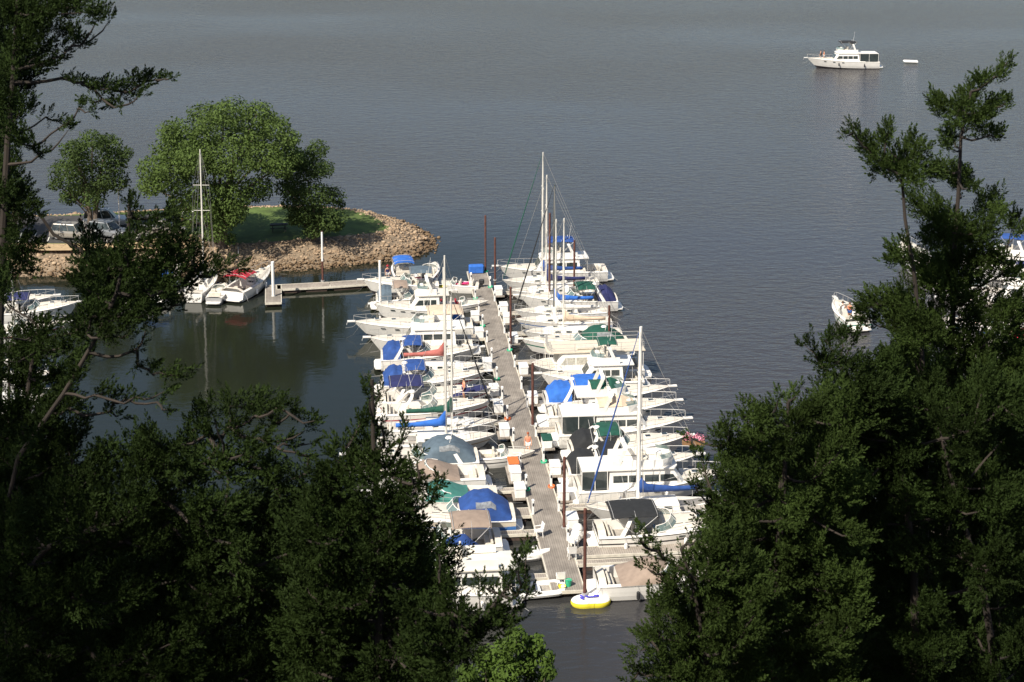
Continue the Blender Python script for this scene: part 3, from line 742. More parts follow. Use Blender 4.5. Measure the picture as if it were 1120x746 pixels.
def runabout(root, L=6, B=2.3, cc=None, stripe='black', hullm=WHITE, motor=True, canopy=None, interior=SEATW, topc=None):
    half, sheer = make_hull(root, L, B, .72, .95, hullm, stripe)
    make_deck(root, L, half, sheer, .07, .58, .3, .12, side=.2)
    make_ = MB(); make_.bbox((X(L,.76),0,sheer(.76)-.02),(L*.18,B*.38,.3),SEATW,.05); make_.build('bow_cushion', root)
    windshield(root, L, half, sheer, .48, .60, .42, .5, .85, zoff=.04)
    seats(root, L, half, [(.16,0,.45,B*.7),(.42,-.45,.45,.5),(.42,.45,.45,.5)], m=interior, floor=.3)
    mb = MB(); mb.bbox((X(L,.5),-.45,.72),(.3,.55,.55),WHITE,.05); mb.tube([(X(L,.47),-.45+.16*math.cos(a*.7854),.95+.16*math.sin(a*.7854)) for a in range(9)],.015,BLACK,4); mb.build('helm_console', root)
    if motor: outboard(root, L)
    else: swim(root, L, half, ln=.5)
    if canopy: bimini(root, X(L,.12), X(L,.55), B*.42, 2.25, .8, CAN[canopy])
    if cc: cover(root, L, half, sheer, .04, .62, CAN[cc], .6, .75)
    mb = MB()
    for sd in (1,-1): mb.tube([(X(L,s),sd*half(s)*.93,sheer(s)+.16) for s in (.62,.72,.82,.92)],.018,STEEL,4)
    mb.build('bow_rail', root)

# ---------------------------------------------------------------- marina docks
DZ = .48
E0, E1 = P(521.5,297,DZ), P(621.5,646,DZ)
AX = (E1-E0); DL = AX.length; AX.normalize(); LT = Vector((AX.y, -AX.x, 0))        # LT: lateral
if LT.x < 0: LT = -LT
AXA = math.atan2(LT.y, LT.x)       # heading of a boat whose bow points to the right
DW = 1.05
def U(y, z=0.0):                   # distance along the dock whose row in the picture is y
    lo, hi = -5, DL+12
    for _ in range(40):
        m_ = (lo+hi)/2; p = E0 + AX*m_
        # project
        rel = np.array((p.x, p.y, z-CAM_H)); fw = rel[1]*math.cos(PIT)-rel[2]*math.sin(PIT); dn = -rel[1]*math.sin(PIT)-rel[2]*math.cos(PIT)
        yy = Y0+FPX*dn/fw
        if yy < y: lo = m_
        else: hi = m_
    return lo
def D(u, v, z=0): p = E0 + AX*u + LT*v; return Vector((p.x, p.y, z))
def plank_mat(name, col, ang):
    m = bpy.data.materials.new(name); m.use_nodes = True; n = m.node_tree; b = n.nodes['Principled BSDF']; L = n.links.new; N = n.nodes.new
    tc = N('ShaderNodeTexCoord'); mp = N('ShaderNodeMapping'); L(tc.outputs['Object'], mp.inputs[0])
    mp.inputs['Rotation'].default_value = (0,0,ang)
    wv = N('ShaderNodeTexBrick'); wv.inputs['Scale'].default_value = 1; wv.inputs['Brick Width'].default_value = 6; wv.inputs['Row Height'].default_value = .15
    wv.inputs['Mortar Size'].default_value = .012; wv.inputs['Color1'].default_value = (*[c*1.06 for c in col],1); wv.inputs['Color2'].default_value = (*[c*.92 for c in col],1); wv.inputs['Mortar'].default_value = (*[c*.5 for c in col],1)
    L(mp.outputs[0], wv.inputs[0])
    no = N('ShaderNodeTexNoise'); no.inputs['Scale'].default_value = .9; no.inputs['Detail'].default_value = 8; L(mp.outputs[0], no.inputs['Vector'])
    cr = N('ShaderNodeValToRGB'); cr.color_ramp.elements[0].position = .3; cr.color_ramp.elements[1].position = .75; cr.color_ramp.elements[0].color = (.62,.60,.58,1); cr.color_ramp.elements[1].color = (1.1,1.08,1.05,1)
    L(no.outputs[0], cr.inputs[0]); mx = N('ShaderNodeMix'); mx.data_type = 'RGBA'; mx.blend_type = 'MULTIPLY'; mx.inputs[0].default_value = 1
    L(wv.outputs[0], mx.inputs[6]); L(cr.outputs[0], mx.inputs[7]); L(mx.outputs[2], b.inputs['Base Color']); b.inputs['Roughness'].default_value = .9
    return m
PLANK = plank_mat('weathered_planks', (.30,.27,.235), 0)
FPLANK = plank_mat('finger_planks', (.36,.32,.275), math.pi/2)
FLOAT = mat('dock_float', (.07,.045,.035), .9, .3, 2)
EDGE = mat('dock_edge_board', (.62,.57,.47), .8, .15, 3)
def dock(name, label, a, b_, w_, pm, group=None, cat='dock', edge=EDGE, z=DZ, ends=True):
    d = (b_-a); ln = d.length; an = math.atan2(d.y, d.x)
    root = thing(name, label, cat, ((a.x+b_.x)/2,(a.y+b_.y)/2,0), an, group)
    mb = MB(); mb.box((0,0,z-.03),(ln,w_-.06,.06),pm); mb.build('decking', root)
    mb = MB()
    for sd in (1,-1): mb.box((0,sd*(w_/2),z-.08),(ln+.02,.07,.2),edge)
    if ends:
        for sd in (1,-1): mb.box((sd*(ln/2+.04),0,z-.08),(.07,w_+.05,.2),edge)
    mb.build('edge_board', root)
    n = max(1, int(ln/2.6)); mb = MB()
    for i in range(n): mb.bbox((-ln/2+ln*(i+.5)/n,0,z-.36),(ln/n*.82,w_*.88,.42),FLOAT,.05)
    mb.build('float', root); return root
dock('main_dock', 'long grey planked main dock running down the middle of the marina', D(0,0), D(DL,0), DW*2, PLANK)

# boats: (y row, kind, params, dir, length, beam, gap from the dock, label)
LEFT = [
 (318,'express',dict(canopy='bimini',cc='grey',arch_on=False),-1,7.8,2.9,2.8,'white cruiser with grey-blue canvas behind its screen'),
 (333,'express',dict(canopy='two',cc='grey',second='tan',arch_on=False,hullm=OFFW),1,7.6,2.9,2.0,'cruiser with tan top and grey-blue stern canvas'),
 (347,'flybridge',dict(cc='white',top=None,archy=True,cab=(.2,.6),roofm=OFFW),-1,8.0,3.1,1.6,'white cruiser with forward-leaning arch and bare flybridge'),
 (365,'express',dict(canopy='bimini',cc='sand',bow_cover=None),-1,11.2,3.4,.4,'long white cruiser whose bow sticks out furthest left'),
 (386,'flybridge',dict(cc='white',top=None,archy=False,cab=(.16,.68),roofm=WHITE,nwin=4),-1,9.4,3.4,.8,'motor yacht with long white roof and dark saloon windows'),
 (402,'express',dict(canopy='two',cc='blue',second='blue'),1,8.8,3.1,.7,'cruiser with two blue canvases and white arch'),
 (414,'sail',dict(mast_h=8.6,cc='rose',jib=None,stripe=None),1,8.4,2.6,.5,'sailing boat with faded red sail cover'),
 (430,'express',dict(canopy='two',cc='blue',second='blue',stripe='red',arch_lean=-.5),1,9.0,3.1,.6,'cruiser with blue stern canvas and red hull stripe'),
 (447,'express',dict(canopy='bimini',cc='navy',stripe='red',bow_cover='navy'),1,9.4,3.1,.4,'cruiser with navy top and navy bow cover'),
 (462,'express',dict(canopy=None,stripe='red',arch_lean=.9),1,9.0,3.0,.7,'open white cruiser with bare arch and thin red stripe'),
 (480,'sail',dict(mast_h=10.0,cc='green',jib='black'),1,8.6,2.7,.6,'sailing boat with dark green sail cover'),
 (494,'sail',dict(mast_h=14.2,cc='bright',dodger=None,stripe='tan'),1,9.2,2.8,1.0,'sailing boat with bright blue sail cover'),
 (512,'express',dict(canopy='enclosure',cc='grey',hullm=OFFW),-1,9.8,3.2,2.4,'cruiser under a full grey-blue canvas tent'),
 (530,'express',dict(canopy='cover',cc='tan',arch_on=False,cr=(.2,.6)),-1,9.2,3.0,2.2,'cruiser with taupe mound-shaped cover'),
 (546,'express',dict(canopy='cover',cc='teal',arch_on=False,stripe=None,cr=(.22,.6)),-1,9.2,3.0,1.6,'cruiser with teal green cockpit cover'),
 (563,'express',dict(canopy='enclosure',cc='blue',stripe='blue',wide=True,ck=.37,arch_on=False,hullm=CREAM),-1,10.2,3.3,.7,'long cruiser with royal blue canvas and pale blue side stripe'),
 (592,'express',dict(canopy='bimini',cc='tan',arch_on=False),-1,8.8,3.1,2.0,'cruiser with tan canvas top behind the empty slip'),
 (612,'express',dict(canopy='enclosure',cc='blue',arch_on=False,ck=.36),-1,8.0,2.6,3.2,'cruiser with a low royal blue canvas beside the dinghy'),
 (640,'flybridge',dict(cc='white',top=None,archy=False,cab=(.06,.72),nwin=4,roofm=OFFW),-1,9.0,3.3,2.0,'big white cabin cruiser nearest the camera with a dark window strip'),
]
RIGHT = [
 (309,'flybridge',dict(cc='blue',top='bimini',cab=(.25,.68),stripe=None),-1,11.6,3.6,.6,'flybridge yacht with blue top and radar tower at the far end'),
 (321,'sail',dict(mast_h=13.2,cc='blue',jib='green'),-1,10.0,3.0,.8,'sailing boat with the tallest pale mast and green furled jib'),
 (331,'sail',dict(mast_h=11.6,cc='navy',mastm=ALU),-1,9.4,2.9,1.0,'sailing boat with a pale mast just right of the tallest mast'),
 (343,'express',dict(canopy='two',cc='navy',second='green'),-1,9.8,3.1,1.8,'cruiser with green top, navy stern canvas and white arch'),
 (354,'sail',dict(mast_h=12.2,cc='bright',mastm=DARKMAST,jib='black'),-1,9.2,2.8,1.0,'sailing boat with black mast and bright blue sail cover'),
 (364,'sail',dict(mast_h=9.5,cc='white',stripe='blue'),-1,9.2,2.8,.8,'sailing boat with white sail cover and blue side stripe'),
 (374,'sail',dict(mast_h=10.5,cc='sand'),-1,9.4,2.8,1.0,'sailing boat with sand coloured sail cover'),
 (390,'express',dict(canopy='enclosure',cc='green',stripe='green'),-1,9.8,3.2,.6,'cruiser with dark green stripe and green canvas'),
 (418,'houseboat',dict(),-1,9.8,3.7,.8,'white houseboat with a long cream roof and curtained windows'),
 (430,'flybridge',dict(cc='green',top='bimini',aft='open',cab=(.2,.62)),-1,8.8,3.2,1.2,'flybridge boat with dark green canvas at its outer end'),
 (448,'express',dict(canopy='two',cc='bright',second='bright',arch_on=True,ck=.46),1,10.6,3.3,.8,'cruiser with a tall bright blue canvas tent and pointed bow outward'),
 (468,'flybridge',dict(cc='green',top='cover',cab=(.3,.7)),1,10.6,3.4,.6,'yacht with green stern canvas and tinted saloon windows'),
 (488,'flybridge',dict(cc='sand',top='cover',cab=(.28,.72),aft='enclosed',nwin=3),1,10.2,3.4,.9,'trawler with a sand coloured bridge cover'),
 (506,'express',dict(canopy='two',cc='black',second='green',stripe=None),1,9.2,3.1,1.4,'cruiser with dark green top and black stern cover'),
 (522,'express',dict(canopy='two',cc='black',second='black'),1,10.0,3.1,.6,'cruiser with black canvas tent and leaning white arch'),
 (548,'flybridge',dict(cc='white',top=None,cab=(.2,.74),nwin=4,aft='enclosed'),1,10.8,3.5,.9,'white yacht with curved dark windows beside the tall white mast'),
 (574,'sail',dict(mast_h=12.6,cc='blue',jib='blue',mast_s=.62,mastm=WHITE,mast_r=.15),-1,9.8,3.0,1.3,'sailing boat with thick white mast and royal blue sail cover'),
 (598,'express',dict(canopy='bimini',cc='black',stripe='black'),1,10.8,3.3,1.2,'cruiser with a flat black top and dark hull bottom'),
 (650,'express',dict(canopy='cover',cc='tan',arch_on=False,hullm=WHITE,cr=(.14,.5)),1,9.8,3.1,.2,'cruiser nearest the camera with a taupe cover over its cockpit'),
]
KIND = {'express': ('cabin_cruiser','motor boat',express), 'flybridge': ('flybridge_yacht','motor yacht',flybridge), 'sail': ('sailing_boat','sailboat',sailboat), 'houseboat': ('houseboat','houseboat',houseboat)}
def layout(rows):
    us = [U(r[0]) for r in rows]
    for _ in range(400):
        for i in range(len(us)-1):
            need = (rows[i][5]+rows[i+1][5])/2 + .06 + (.62 if i % 2 == 1 else 0)
            gap = us[i+1]-us[i]
            if gap < need: d_ = (need-gap)/2; us[i] -= d_; us[i+1] += d_
    return us
for side, rows, sname in ((-1, LEFT, 'left'), (1, RIGHT, 'right')):
    us = layout(rows); print(sname, [round(u,1) for u in us], 'dock', round(DL,1))
    fi = 0
    for i, (r, u) in enumerate(zip(rows, us)):
        y, kd, kw, dr, L, B, gap, lab = r
        name, cat, fn = KIND[kd]
        if i == 0 or i > len(rows)-4: print('row', sname, i, 'wanted', y, 'shift m', round(u-U(y),2))
        v = side*(DW + gap + L/2 + (.6 if dr*side > 0 else .3))
        root = thing(name, lab + ' in the %s row' % sname, cat, D(u, v, 0), (AXA if dr > 0 else AXA+math.pi) + R(rnd.uniform(-1.2,1.2)), 'boats moored along the main dock')
        fn(root, L=L, B=B, **kw)
        root.location.z = rnd.uniform(-.03,.05)
        if i % 2 == 1 and i < len(rows)-1:       # a finger dock between every second pair
            uf = (u + B/2 + us[i+1] - rows[i+1][5]/2)/2
            dock('finger_dock', 'narrow finger dock of the %s row, %s' % (sname, ORD[fi]), D(uf, side*(DW+.1)), D(uf, side*(DW+9.2+rnd.uniform(-.5,.8))), .58, FPLANK, 'finger docks off the main dock')
            fi += 1
# the empty-slip fingers near the camera
dock('finger_dock', 'wide finger dock beside the empty slip near the camera on the left', D(U(566),-DW-.1), D(U(566),-DW-10.5), 1.3, FPLANK, 'finger docks off the main dock')
dock('finger_dock', 'wide finger dock before the last cruiser on the right', D(U(612),DW+.1), D(U(612),DW+11.5), 1.3, FPLANK, 'finger docks off the main dock')

# small craft by the dock
def place(fn, name, cat, label, x, y, ang, L, B, group=None, **kw):
    root = thing(name, label, cat, P(x,y,0), R(ang), group); fn(root, L=L, B=B, **kw); return root
place(runabout,'runabout','motor boat','open runabout with black hull bottom, bow against the main dock at mid length',548,507,5,5.2,2.0,'runabouts',stripe='black')
place(runabout,'runabout','motor boat','white runabout with red seats, bow pointing at the far part of the main dock',505,340,8,5.4,2.1,'runabouts',stripe='black',interior=CAN['red'])
place(runabout,'runabout','motor boat','small runabout with black motor next to the pink and yellow kayaks',498,318,175,5.0,2.0,'runabouts',stripe=None)
place(runabout,'runabout','motor boat','runabout with bright blue bimini moored past the end of the walkway',440,301,100,6.0,2.5,'runabouts',canopy='bright',stripe=None,motor=False)
place(runabout,'runabout','motor boat','red-hulled runabout beside the blue bimini boat',470,303,80,5.4,2.2,'runabouts',hullm=STR['red'],motor=True)
place(express,'cabin_cruiser','motor boat','white cabin cruiser with red canvas moored left of the walkway',275,318,70,8.0,2.9,None,canopy='bimini',cc='red',arch_on=False)
place(sailboat,'sailing_boat','sailboat','sailing boat with tall white mast left of the walkway, stern to camera',222,318,88,8.6,2.8,None,mast_h=13.4,mast_s=.56,cc='white')
place(runabout,'runabout','motor boat','small grey skiff between the sailing boat and the red canvas cruiser',240,326,86,4.6,1.8,None,hullm=STR['grey'],motor=False,stripe=None)
place(express,'cabin_cruiser','motor boat','white cruiser behind the cedar boughs, left of the lone sailing boat',182,318,85,8.4,2.9,None,canopy='bimini',cc='bright',arch_on=True)
place(express,'cabin_cruiser','motor boat','white cruiser mostly hidden by the cedar, second left of the lone sailing boat',150,319,88,8.4,2.9,None,canopy='cover',cc='white',arch_on=False)
place(express,'cabin_cruiser','motor boat','white cruiser with aqua top at the left edge of the photo',12,342,10,8.6,3.0,None,canopy='bimini',cc='aqua',arch_on=True,arch_lean=-.5)
place(express,'cabin_cruiser','motor boat','white cruiser with navy top at the left edge of the photo',44,349,12,7.4,2.8,None,canopy='bimini',cc='navy',arch_on=False)
place(express,'cabin_cruiser','motor boat','open white cruiser nearest the camera at the left edge of the photo',28,371,8,7.8,2.9,None,canopy=None,arch_on=False,stripe='red')
place(sailboat,'sailing_boat','sailboat','sailing boat glimpsed under the cedar low on the left',10,425,10,8.2,2.7,None,mast_h=9.5,cc='white')
place(express,'cabin_cruiser','motor boat','white cruiser glimpsed under the cedar low on the left',20,455,8,8.2,2.8,None,canopy='cover',cc='white',arch_on=False)
yt = place(flybridge,'flybridge_yacht','motor yacht','white yacht with dark aft enclosure under way far out on the lake',921,74,180,13.4,3.9,None,cc='black',top='bimini',aft='enclosed',stripe=None,cab=(.28,.66),nwin=4)
yt.scale = (1.04, 1.1, 1.15)
# far right marina
for i,(x,y,a,kd,kw,lab) in enumerate([
  (1095,302,165,flybridge,dict(cc='blue',top='bimini'),'yacht with blue top behind the right cedar'),
  (1062,326,172,express,dict(canopy='bimini',cc='white'),'white cruiser with white top behind the right cedar trunk'),
  (1085,345,170,express,dict(canopy='cover',cc='white'),'white covered cruiser behind the right cedar'),
  (1112,336,168,flybridge,dict(cc='navy',top='bimini'),'yacht with navy top at the right edge of the photo'),
  (1080,368,172,express,dict(canopy=None,stripe='blue'),'open cruiser with blue stripe behind the right cedar'),
  (1113,366,170,houseboat,dict(),'white houseboat at the right edge of the photo'),
  (1088,392,172,express,dict(canopy='bimini',cc='red'),'white cruiser with red top behind the right cedar'),
  (1000,290,90,express,dict(canopy=None,arch_on=False),'white cruiser end-on at the left of the right-hand marina')]):
    nm = {flybridge:'flybridge_yacht',express:'cabin_cruiser',houseboat:'houseboat'}[kd]
    rt = thing(nm, lab, 'motor boat', P(x,y,0), R(a), 'boats of the right-hand marina'); kd(rt, L=10.0, B=3.3, **kw)
dock('side_dock', 'grey dock among the boats behind the right cedar', P(1110,292), P(1145,420), 2.0, PLANK)
lone = thing('lone_cruiser', 'small white cruiser with green side stripe alone on the open lake', 'motor boat', P(926,352,0), R(100)); express(lone, L=6.0, B=2.8, canopy=None, arch_on=False, stripe='green')
# tender towed behind the yacht
dg = thing('towed_dinghy', 'little white dinghy trailing the yacht on the open lake', 'dinghy', P(996,69,0), R(178))
def dinghy(root, L=2.9, B=1.5, m=WPLAST, floor=GREYD):
    mb = MB(); pts = []
    for i in range(15):
        t = i/14*2-1; a = abs(t)
        pts.append((L/2-.25 - (L-.4)*max(0,(a-.35)/.65)**1.0 if a > .35 else L/2-.25+.12*(1-(a/.35)**2), (B/2-.2)*(1 if t>0 else -1)*min(1,(a/.42))**.8 if a>0 else 0, .28+.16*(1-a)))
    mb.tube(pts, .2, m, 8); mb.build('tube', root, smooth=True)
    mb = MB(); mb.box((-.15,0,.16),(L*.8,B-.5,.08),floor); mb.build('floor', root)
    mb = MB(); mb.box((-L/2+.2,0,.32),(.08,B-.4,.45),m); mb.build('transom', root)
    mb = MB(); mb.box((-.1,0,.42),(.28,B-.45,.06),m); mb.build('bench', root)
dinghy(dg)
dg2 = thing('rubber_dinghy', 'white rubber dinghy tied at the near end of the left row', 'dinghy', P(590,650,0), R(8)); dinghy(dg2, 3.3, 1.8)
outboard_root = MB(); outboard_root.bbox((-1.75,0,.75),(.4,.3,.4),BLACK,.08); outboard_root.box((-1.72,0,.35),(.15,.12,.6),BLACK); outboard_root.build('outboard_motor', dg2)
dg3 = thing('rubber_dinghy', 'white dinghy hung off the stern of the cruiser with dark green canvas', 'dinghy', P(700,424,0), R(95)); dinghy(dg3, 2.8, 1.5)
# jet ski
def jetski(label, x, y, ang, m=WPLAST):
    r = thing('jet_ski', label, 'jet ski', P(x,y,0), R(ang)); mb = MB(); L, B = 2.9, 1.1
    rings = []
    for i in range(9):
        s = i/8; w_ = B/2*(.85+.15*math.sin(s*3))*(1-max(0,(s-.5)/.5)**2.2*.93); x_ = (s-.5)*L
        rings.append([(x_,-w_*.5,-.1),(x_,-w_,.25),(x_,-w_*.9,.42+.1*s),(x_,0,.5+.18*s),(x_,w_*.9,.42+.1*s),(x_,w_,.25),(x_,w_*.5,-.1)])
    mb.loft(rings, m, closed=True, caps=True); mb.build('hull', r, smooth=True)
    mb = MB(); mb.bbox((-.45,0,.68),(1.3,.36,.28),BLACK,.08); mb.build('seat', r)
    mb = MB(); mb.box((.45,0,.72),(.5,.4,.3),m,taper=.6); mb.tube([(.35,-.35,.95),(.45,0,.92),(.35,.35,.95)],.03,BLACK,5); mb.build('handlebar', r)
jetski('white jet ski nosed up to the near part of the main dock on the left', 578, 612, 12)
jetski('white and dark personal watercraft beside the open runabout', 470+58, 543, 10, STR['grey'])
# inflatable tube
r = thing('inflatable_raft', 'white and yellow inflatable raft with blue markings floating off the dock end', 'inflatable', P(646,661,0), R(6))
PURP = mat('raft_blue', (.06,.05,.55), .5, .1)
def outline_pts(k, z): 
    pts = []
    for i in range(28):
        a = 2*math.pi*i/28; rr = 1 + .16*math.cos(2*a) - .18*max(0, math.cos(a+math.pi/2))**3
        pts.append((1.08*k*rr*math.cos(a), .82*k*rr*math.sin(a), z))
    return pts
mb = MB(); mb.loft([outline_pts(.93,-.02), outline_pts(1,.1), outline_pts(1.01,.24), outline_pts(.98,.32)], YELLOW, closed=True); mb.build('yellow_rim', r, smooth=True)
mb = MB(); mb.loft([outline_pts(.98,.32), outline_pts(.94,.38), outline_pts(.86,.42), outline_pts(.72,.36), outline_pts(.6,.24), outline_pts(.2,.24)], WPLAST, closed=True, caps=True); mb.build('upper_skin', r, smooth=True)
mb = MB()
for (x0,y0,x1,y1) in ((-.6,.45,-.4,.1),(-.45,.55,-.1,.12),(-.1,.16,.6,.22),(.25,.36,.65,.3),(-.65,.16,-.45,-.08)):
    a, b_ = Vector((x0,y0,0)), Vector((x1,y1,0)); t = (b_-a).normalized(); nn = Vector((-t.y,t.x,0))*.07
    z = Vector((0,0,.425)); mb.add([a-nn+z,b_-nn+z,b_+nn+z,a+nn+z],[(0,1,2,3)],PURP)
mb.build('blue_marking', r)
# kayaks
def kayak(label, p, ang, m, L=3.2):
    r = thing('kayak', label, 'kayak', p, R(ang)); mb = MB(); rings = []
    for i in range(9):
        s = i/8*2-1; w_ = .36*(1-abs(s)**2.2)+.01; rings.append([(s*L/2,-w_,.18),(s*L/2,-w_*.6,0),(s*L/2,w_*.6,0),(s*L/2,w_,.18),(s*L/2,0,.28)])
    mb.loft(rings, m, closed=True, caps=True); mb.build('hull', r, smooth=True)
    mb = MB(); mb.lathe([(.24,.26),(.28,.31),(.22,.31),(.2,.27)], (0,0,0), BLACK, 12); mb.build('cockpit_rim', r)
kayak('pink kayak lying on the finger dock at the far end', D(U(316),-2.5,DZ+.02), 10, PINK, 2.6)
kayak('yellow kayak lying next to the pink one at the far end', D(U(318.5),-4.3,DZ+.02), 14, YELLOW, 2.6)

# pilings
def piling(x, yt, yb, m, label, r_=.11, zb=DZ, cap=None, split=None):
    p = P(x, yb, zb); k = FPX/(p.y*math.cos(PIT)+CAM_H*math.sin(PIT)); h = zb + (yb-yt)/k*1.04
    root = thing('piling', label, 'piling', (p.x,p.y,0), 0, 'pilings of the marina')
    mb = MB(); z1 = h*split if split else h
    mb.tube([(0,0,-2),(0,0,z1)], r_, m, 10); mb.build('pile', root, smooth=True)
    if split: mb = MB(); mb.tube([(0,0,z1),(0,0,h)], r_*.97, WPLAST, 10); mb.build('sleeve', root, smooth=True)
    mb = MB(); mb.tube([(0,0,h),(0,0,h+.06)], [r_*1.05, r_*.8], cap or m, 10); mb.build('cap', root)
    mb = MB(); mb.lathe([(r_+.05,zb-.1),(r_+.09,zb-.1),(r_+.09,zb+.05),(r_+.05,zb+.05)], (0,0,0), STEEL, 12); mb.build('pile_guide', root)
PIL = [(531,237,297,'at the far left corner of the main dock'),(541.5,261,306,'just inside the far end of the main dock'),(558.5,315,377,'second along the right edge of the main dock'),(582.5,398,465,'third along the right edge of the main dock'),(617,500,577,'fourth along the right edge of the main dock'),(639.5,556,649,'at the near right corner of the main dock'),
       (666,335,384,'at the outer end of the right row by the green striped cruiser'),(601,235,330,'dark and slim behind the tall masts'),(628,264,318,'at the outer end of the right row near the radar tower')]
for x,yt,yb,l in PIL: piling(x,yt,yb,RUST,'rusty steel piling '+l)
piling(353,254,307,RUST,'piling by the walkway, white above and rusty below',.11,DZ,split=.45)
piling(416,286,343,WPLAST,'white piling where the walkway meets the left row',.13)
piling(299,287,324,WPLAST,'white piling at the left end of the walkway',.16)

# walkway
dock('walkway', 'pale grey walkway linking the left dock to the marina', P(303,314,DZ), P(360,311,DZ), 1.7, FPLANK, cat='walkway')
dock('walkway', 'right half of the pale walkway, nearest the moored cruisers', P(361,311,DZ), P(432,306,DZ), 1.7, FPLANK, cat='walkway')
dock('side_dock', 'short dock stub at the left end of the walkway', P(299,331,DZ), P(299,312,DZ), 1.6, PLANK)
dock('side_dock', 'dock behind the cedar boughs on the left', P(205,322), P(110,324), 1.6, PLANK)

# power posts and dock boxes
def power_post(u, v, label, acc):
    r = thing('power_post', label, 'power post', D(u,v,DZ), AXA, 'white power posts on the main dock')
    mb = MB(); mb.bbox((0,0,.52),(.17,.17,1.04),WPLAST,.02); mb.build('post', r)
    mb = MB(); mb.box((0,0,1.08),(.2,.2,.07),WPLAST,taper=.6); mb.box((0,-.1,.75),(.1,.03,.2),BLACK); mb.build('socket_head', r)
    if acc:
        mb = MB()
        for k in range(3): mb.tube([(.0+.24*math.cos(a*.5236),-.25+.24*math.sin(a*.5236),.03+.05*k) for a in range(13)], .025, acc, 5)
        mb.build('hose_coil', r)
def dock_box(u, v, label, m=WPLAST, lid=None, d=(.75,1.25,.62)):
    r = thing('dock_box', label, 'dock box', D(u,v,DZ), AXA, 'white dock boxes on the main dock')
    mb = MB(); mb.bbox((0,0,d[2]/2-.015),d,m,.04); mb.build('box', r)
    mb = MB(); mb.box((0,0,-.07),(d[0]+.35,d[1]+.3,.1),FPLANK); mb.build('platform', r)
    mb = MB(); mb.bbox((0,0,d[2]+.05),(d[0]+.06,d[1]+.06,.12),lid or m,.04); mb.build('lid', r)
hose = [None,GREENP,None,GREENP,None,None,GREENP,None,ORANGE,None,None,GREENP,None,None,YELLOW]
ly = [309,326,341,356,374,393,414,436,457,482,510,534,562]
for i,y in enumerate(ly): power_post(U(y,DZ), -DW+.12, 'white power post on the left edge, '+ORD[i], hose[i%15])
ry = [297,314,330,346,365,383,402,426,446,478,505,532,560,592]
for i,y in enumerate(ry): power_post(U(y,DZ), DW-.12, 'white power post on the right edge, '+ORD[i], hose[(i*2+1)%15])
for i,y in enumerate([349,367,401,430,448,474,512,522,540]): dock_box(U(y,DZ), -DW-.45, 'white dock box beside the left edge, '+ORD[i], lid=ORANGE if i==6 else None)
for i,y in enumerate([322,340,352,374,408,440,488,517,545,575]): dock_box(U(y,DZ), DW+.5, 'white dock box beside the right edge, '+ORD[i], lid=CAN['green'] if i==6 else None)
mb = MB(); 
def chair(label, u, v, ang, m=WPLAST, z=DZ):
    r = thing('plastic_chair', label, 'chair', D(u,v,z), R(ang), 'white plastic chairs on the docks')
    mb = MB(); mb.bbox((0,0,.42),(.5,.5,.05),m,.02); mb.build('seat', r)
    mb = MB(); mb.loft([[(-.24,-.25,.42),(-.24,.25,.42)],[(-.34,-.26,.95),(-.34,.26,.95)]],m); mb.loft([[(-.27,-.25,.42),(-.27,.25,.42)],[(-.37,-.26,.95),(-.37,.26,.95)]],m); mb.build('backrest', r)
    for sx in (-.2,.2):
        for sy in (-.22,.22): mb = MB(); mb.tube([(sx,sy,.42),(sx*1.2,sy*1.1,0)],.03,m,5); mb.build('leg', r)
    for sy in (-.26,.26): mb = MB(); mb.tube([(-.28,sy,.65),(.2,sy,.65),(.22,sy,.42)],.028,m,5); mb.build('armrest', r)
chair('white plastic chair at the left edge beyond the jet ski', U(586,DZ), -DW+.1, 200)
chair('white plastic chair on the right edge near the black-topped cruiser', U(611,DZ), DW-.2, 100)
chair('white plastic chair at the near end of the main dock', U(638,DZ), -.35, 95)
chair('white plastic chair under the bag of gear on the right edge', U(600,DZ), DW+.1, 60)
r = thing('green_bucket', 'green bucket beside the chair at the near end of the dock', 'bucket', D(U(641,DZ), .1, DZ)); mb = MB(); mb.lathe([(.15,0),(.21,.42),(.23,.42),(.22,.4)], (0,0,0), GREENP, 14); mb.build('pail', r); mb = MB(); mb.tube([(-.2,0,.42),(0,-.1,.5),(.2,0,.42)],.012,STEEL,4); mb.build('handle', r)
r = thing('yellow_tub', 'low yellow tub on the near end of the dock', 'tub', D(U(643,DZ), -.35, DZ)); mb = MB(); mb.lathe([(.18,0),(.26,.16),(.24,.16),(.16,.03)], (0,0,0), YELLOW, 14); mb.build('basin', r)
r = thing('gear_bag', 'pile of pale canvas sail bags on the right edge near the black-topped cruiser', 'sail bags', D(U(590,DZ), DW+.5, DZ))
for (x,y,z,s) in ((0,0,.3,.5),(.35,.3,.28,.42),(-.1,-.5,.25,.4),(.1,.1,.7,.36)):
    mb = MB(); mb.lathe([(.02,-.9*s),(.7*s,-.7*s),(s,0),(.75*s,.6*s),(.1,.85*s)], (x,y,z), CAN['white'], 10); mb.build('bag', r, smooth=True)
r = thing('blue_dock_table', 'bright blue covered box on the far end of the main dock', 'dock box', D(.5,-.1,DZ), AXA)
mb = MB(); mb.bbox((0,0,.45),(1.6,.8,.9),CAN['bright'],.1); mb.build('canvas_cover', r)
mb = MB(); mb.box((0,0,.03),(1.4,.6,.06),WPLAST); mb.build('base', r)
r = thing('blue_grill_cover', 'bright blue covered grill on the left boats near the far end', 'grill', D(U(354,DZ),-DW-2.4,DZ), AXA)
mb = MB(); mb.bbox((0,0,.5),(.8,.6,1.0),CAN['bright'],.18); mb.build('canvas_cover', r); mb = MB(); mb.tube([(0,-.35,0),(0,.35,0)],.07,BLACK,8); mb.build('wheel', r)
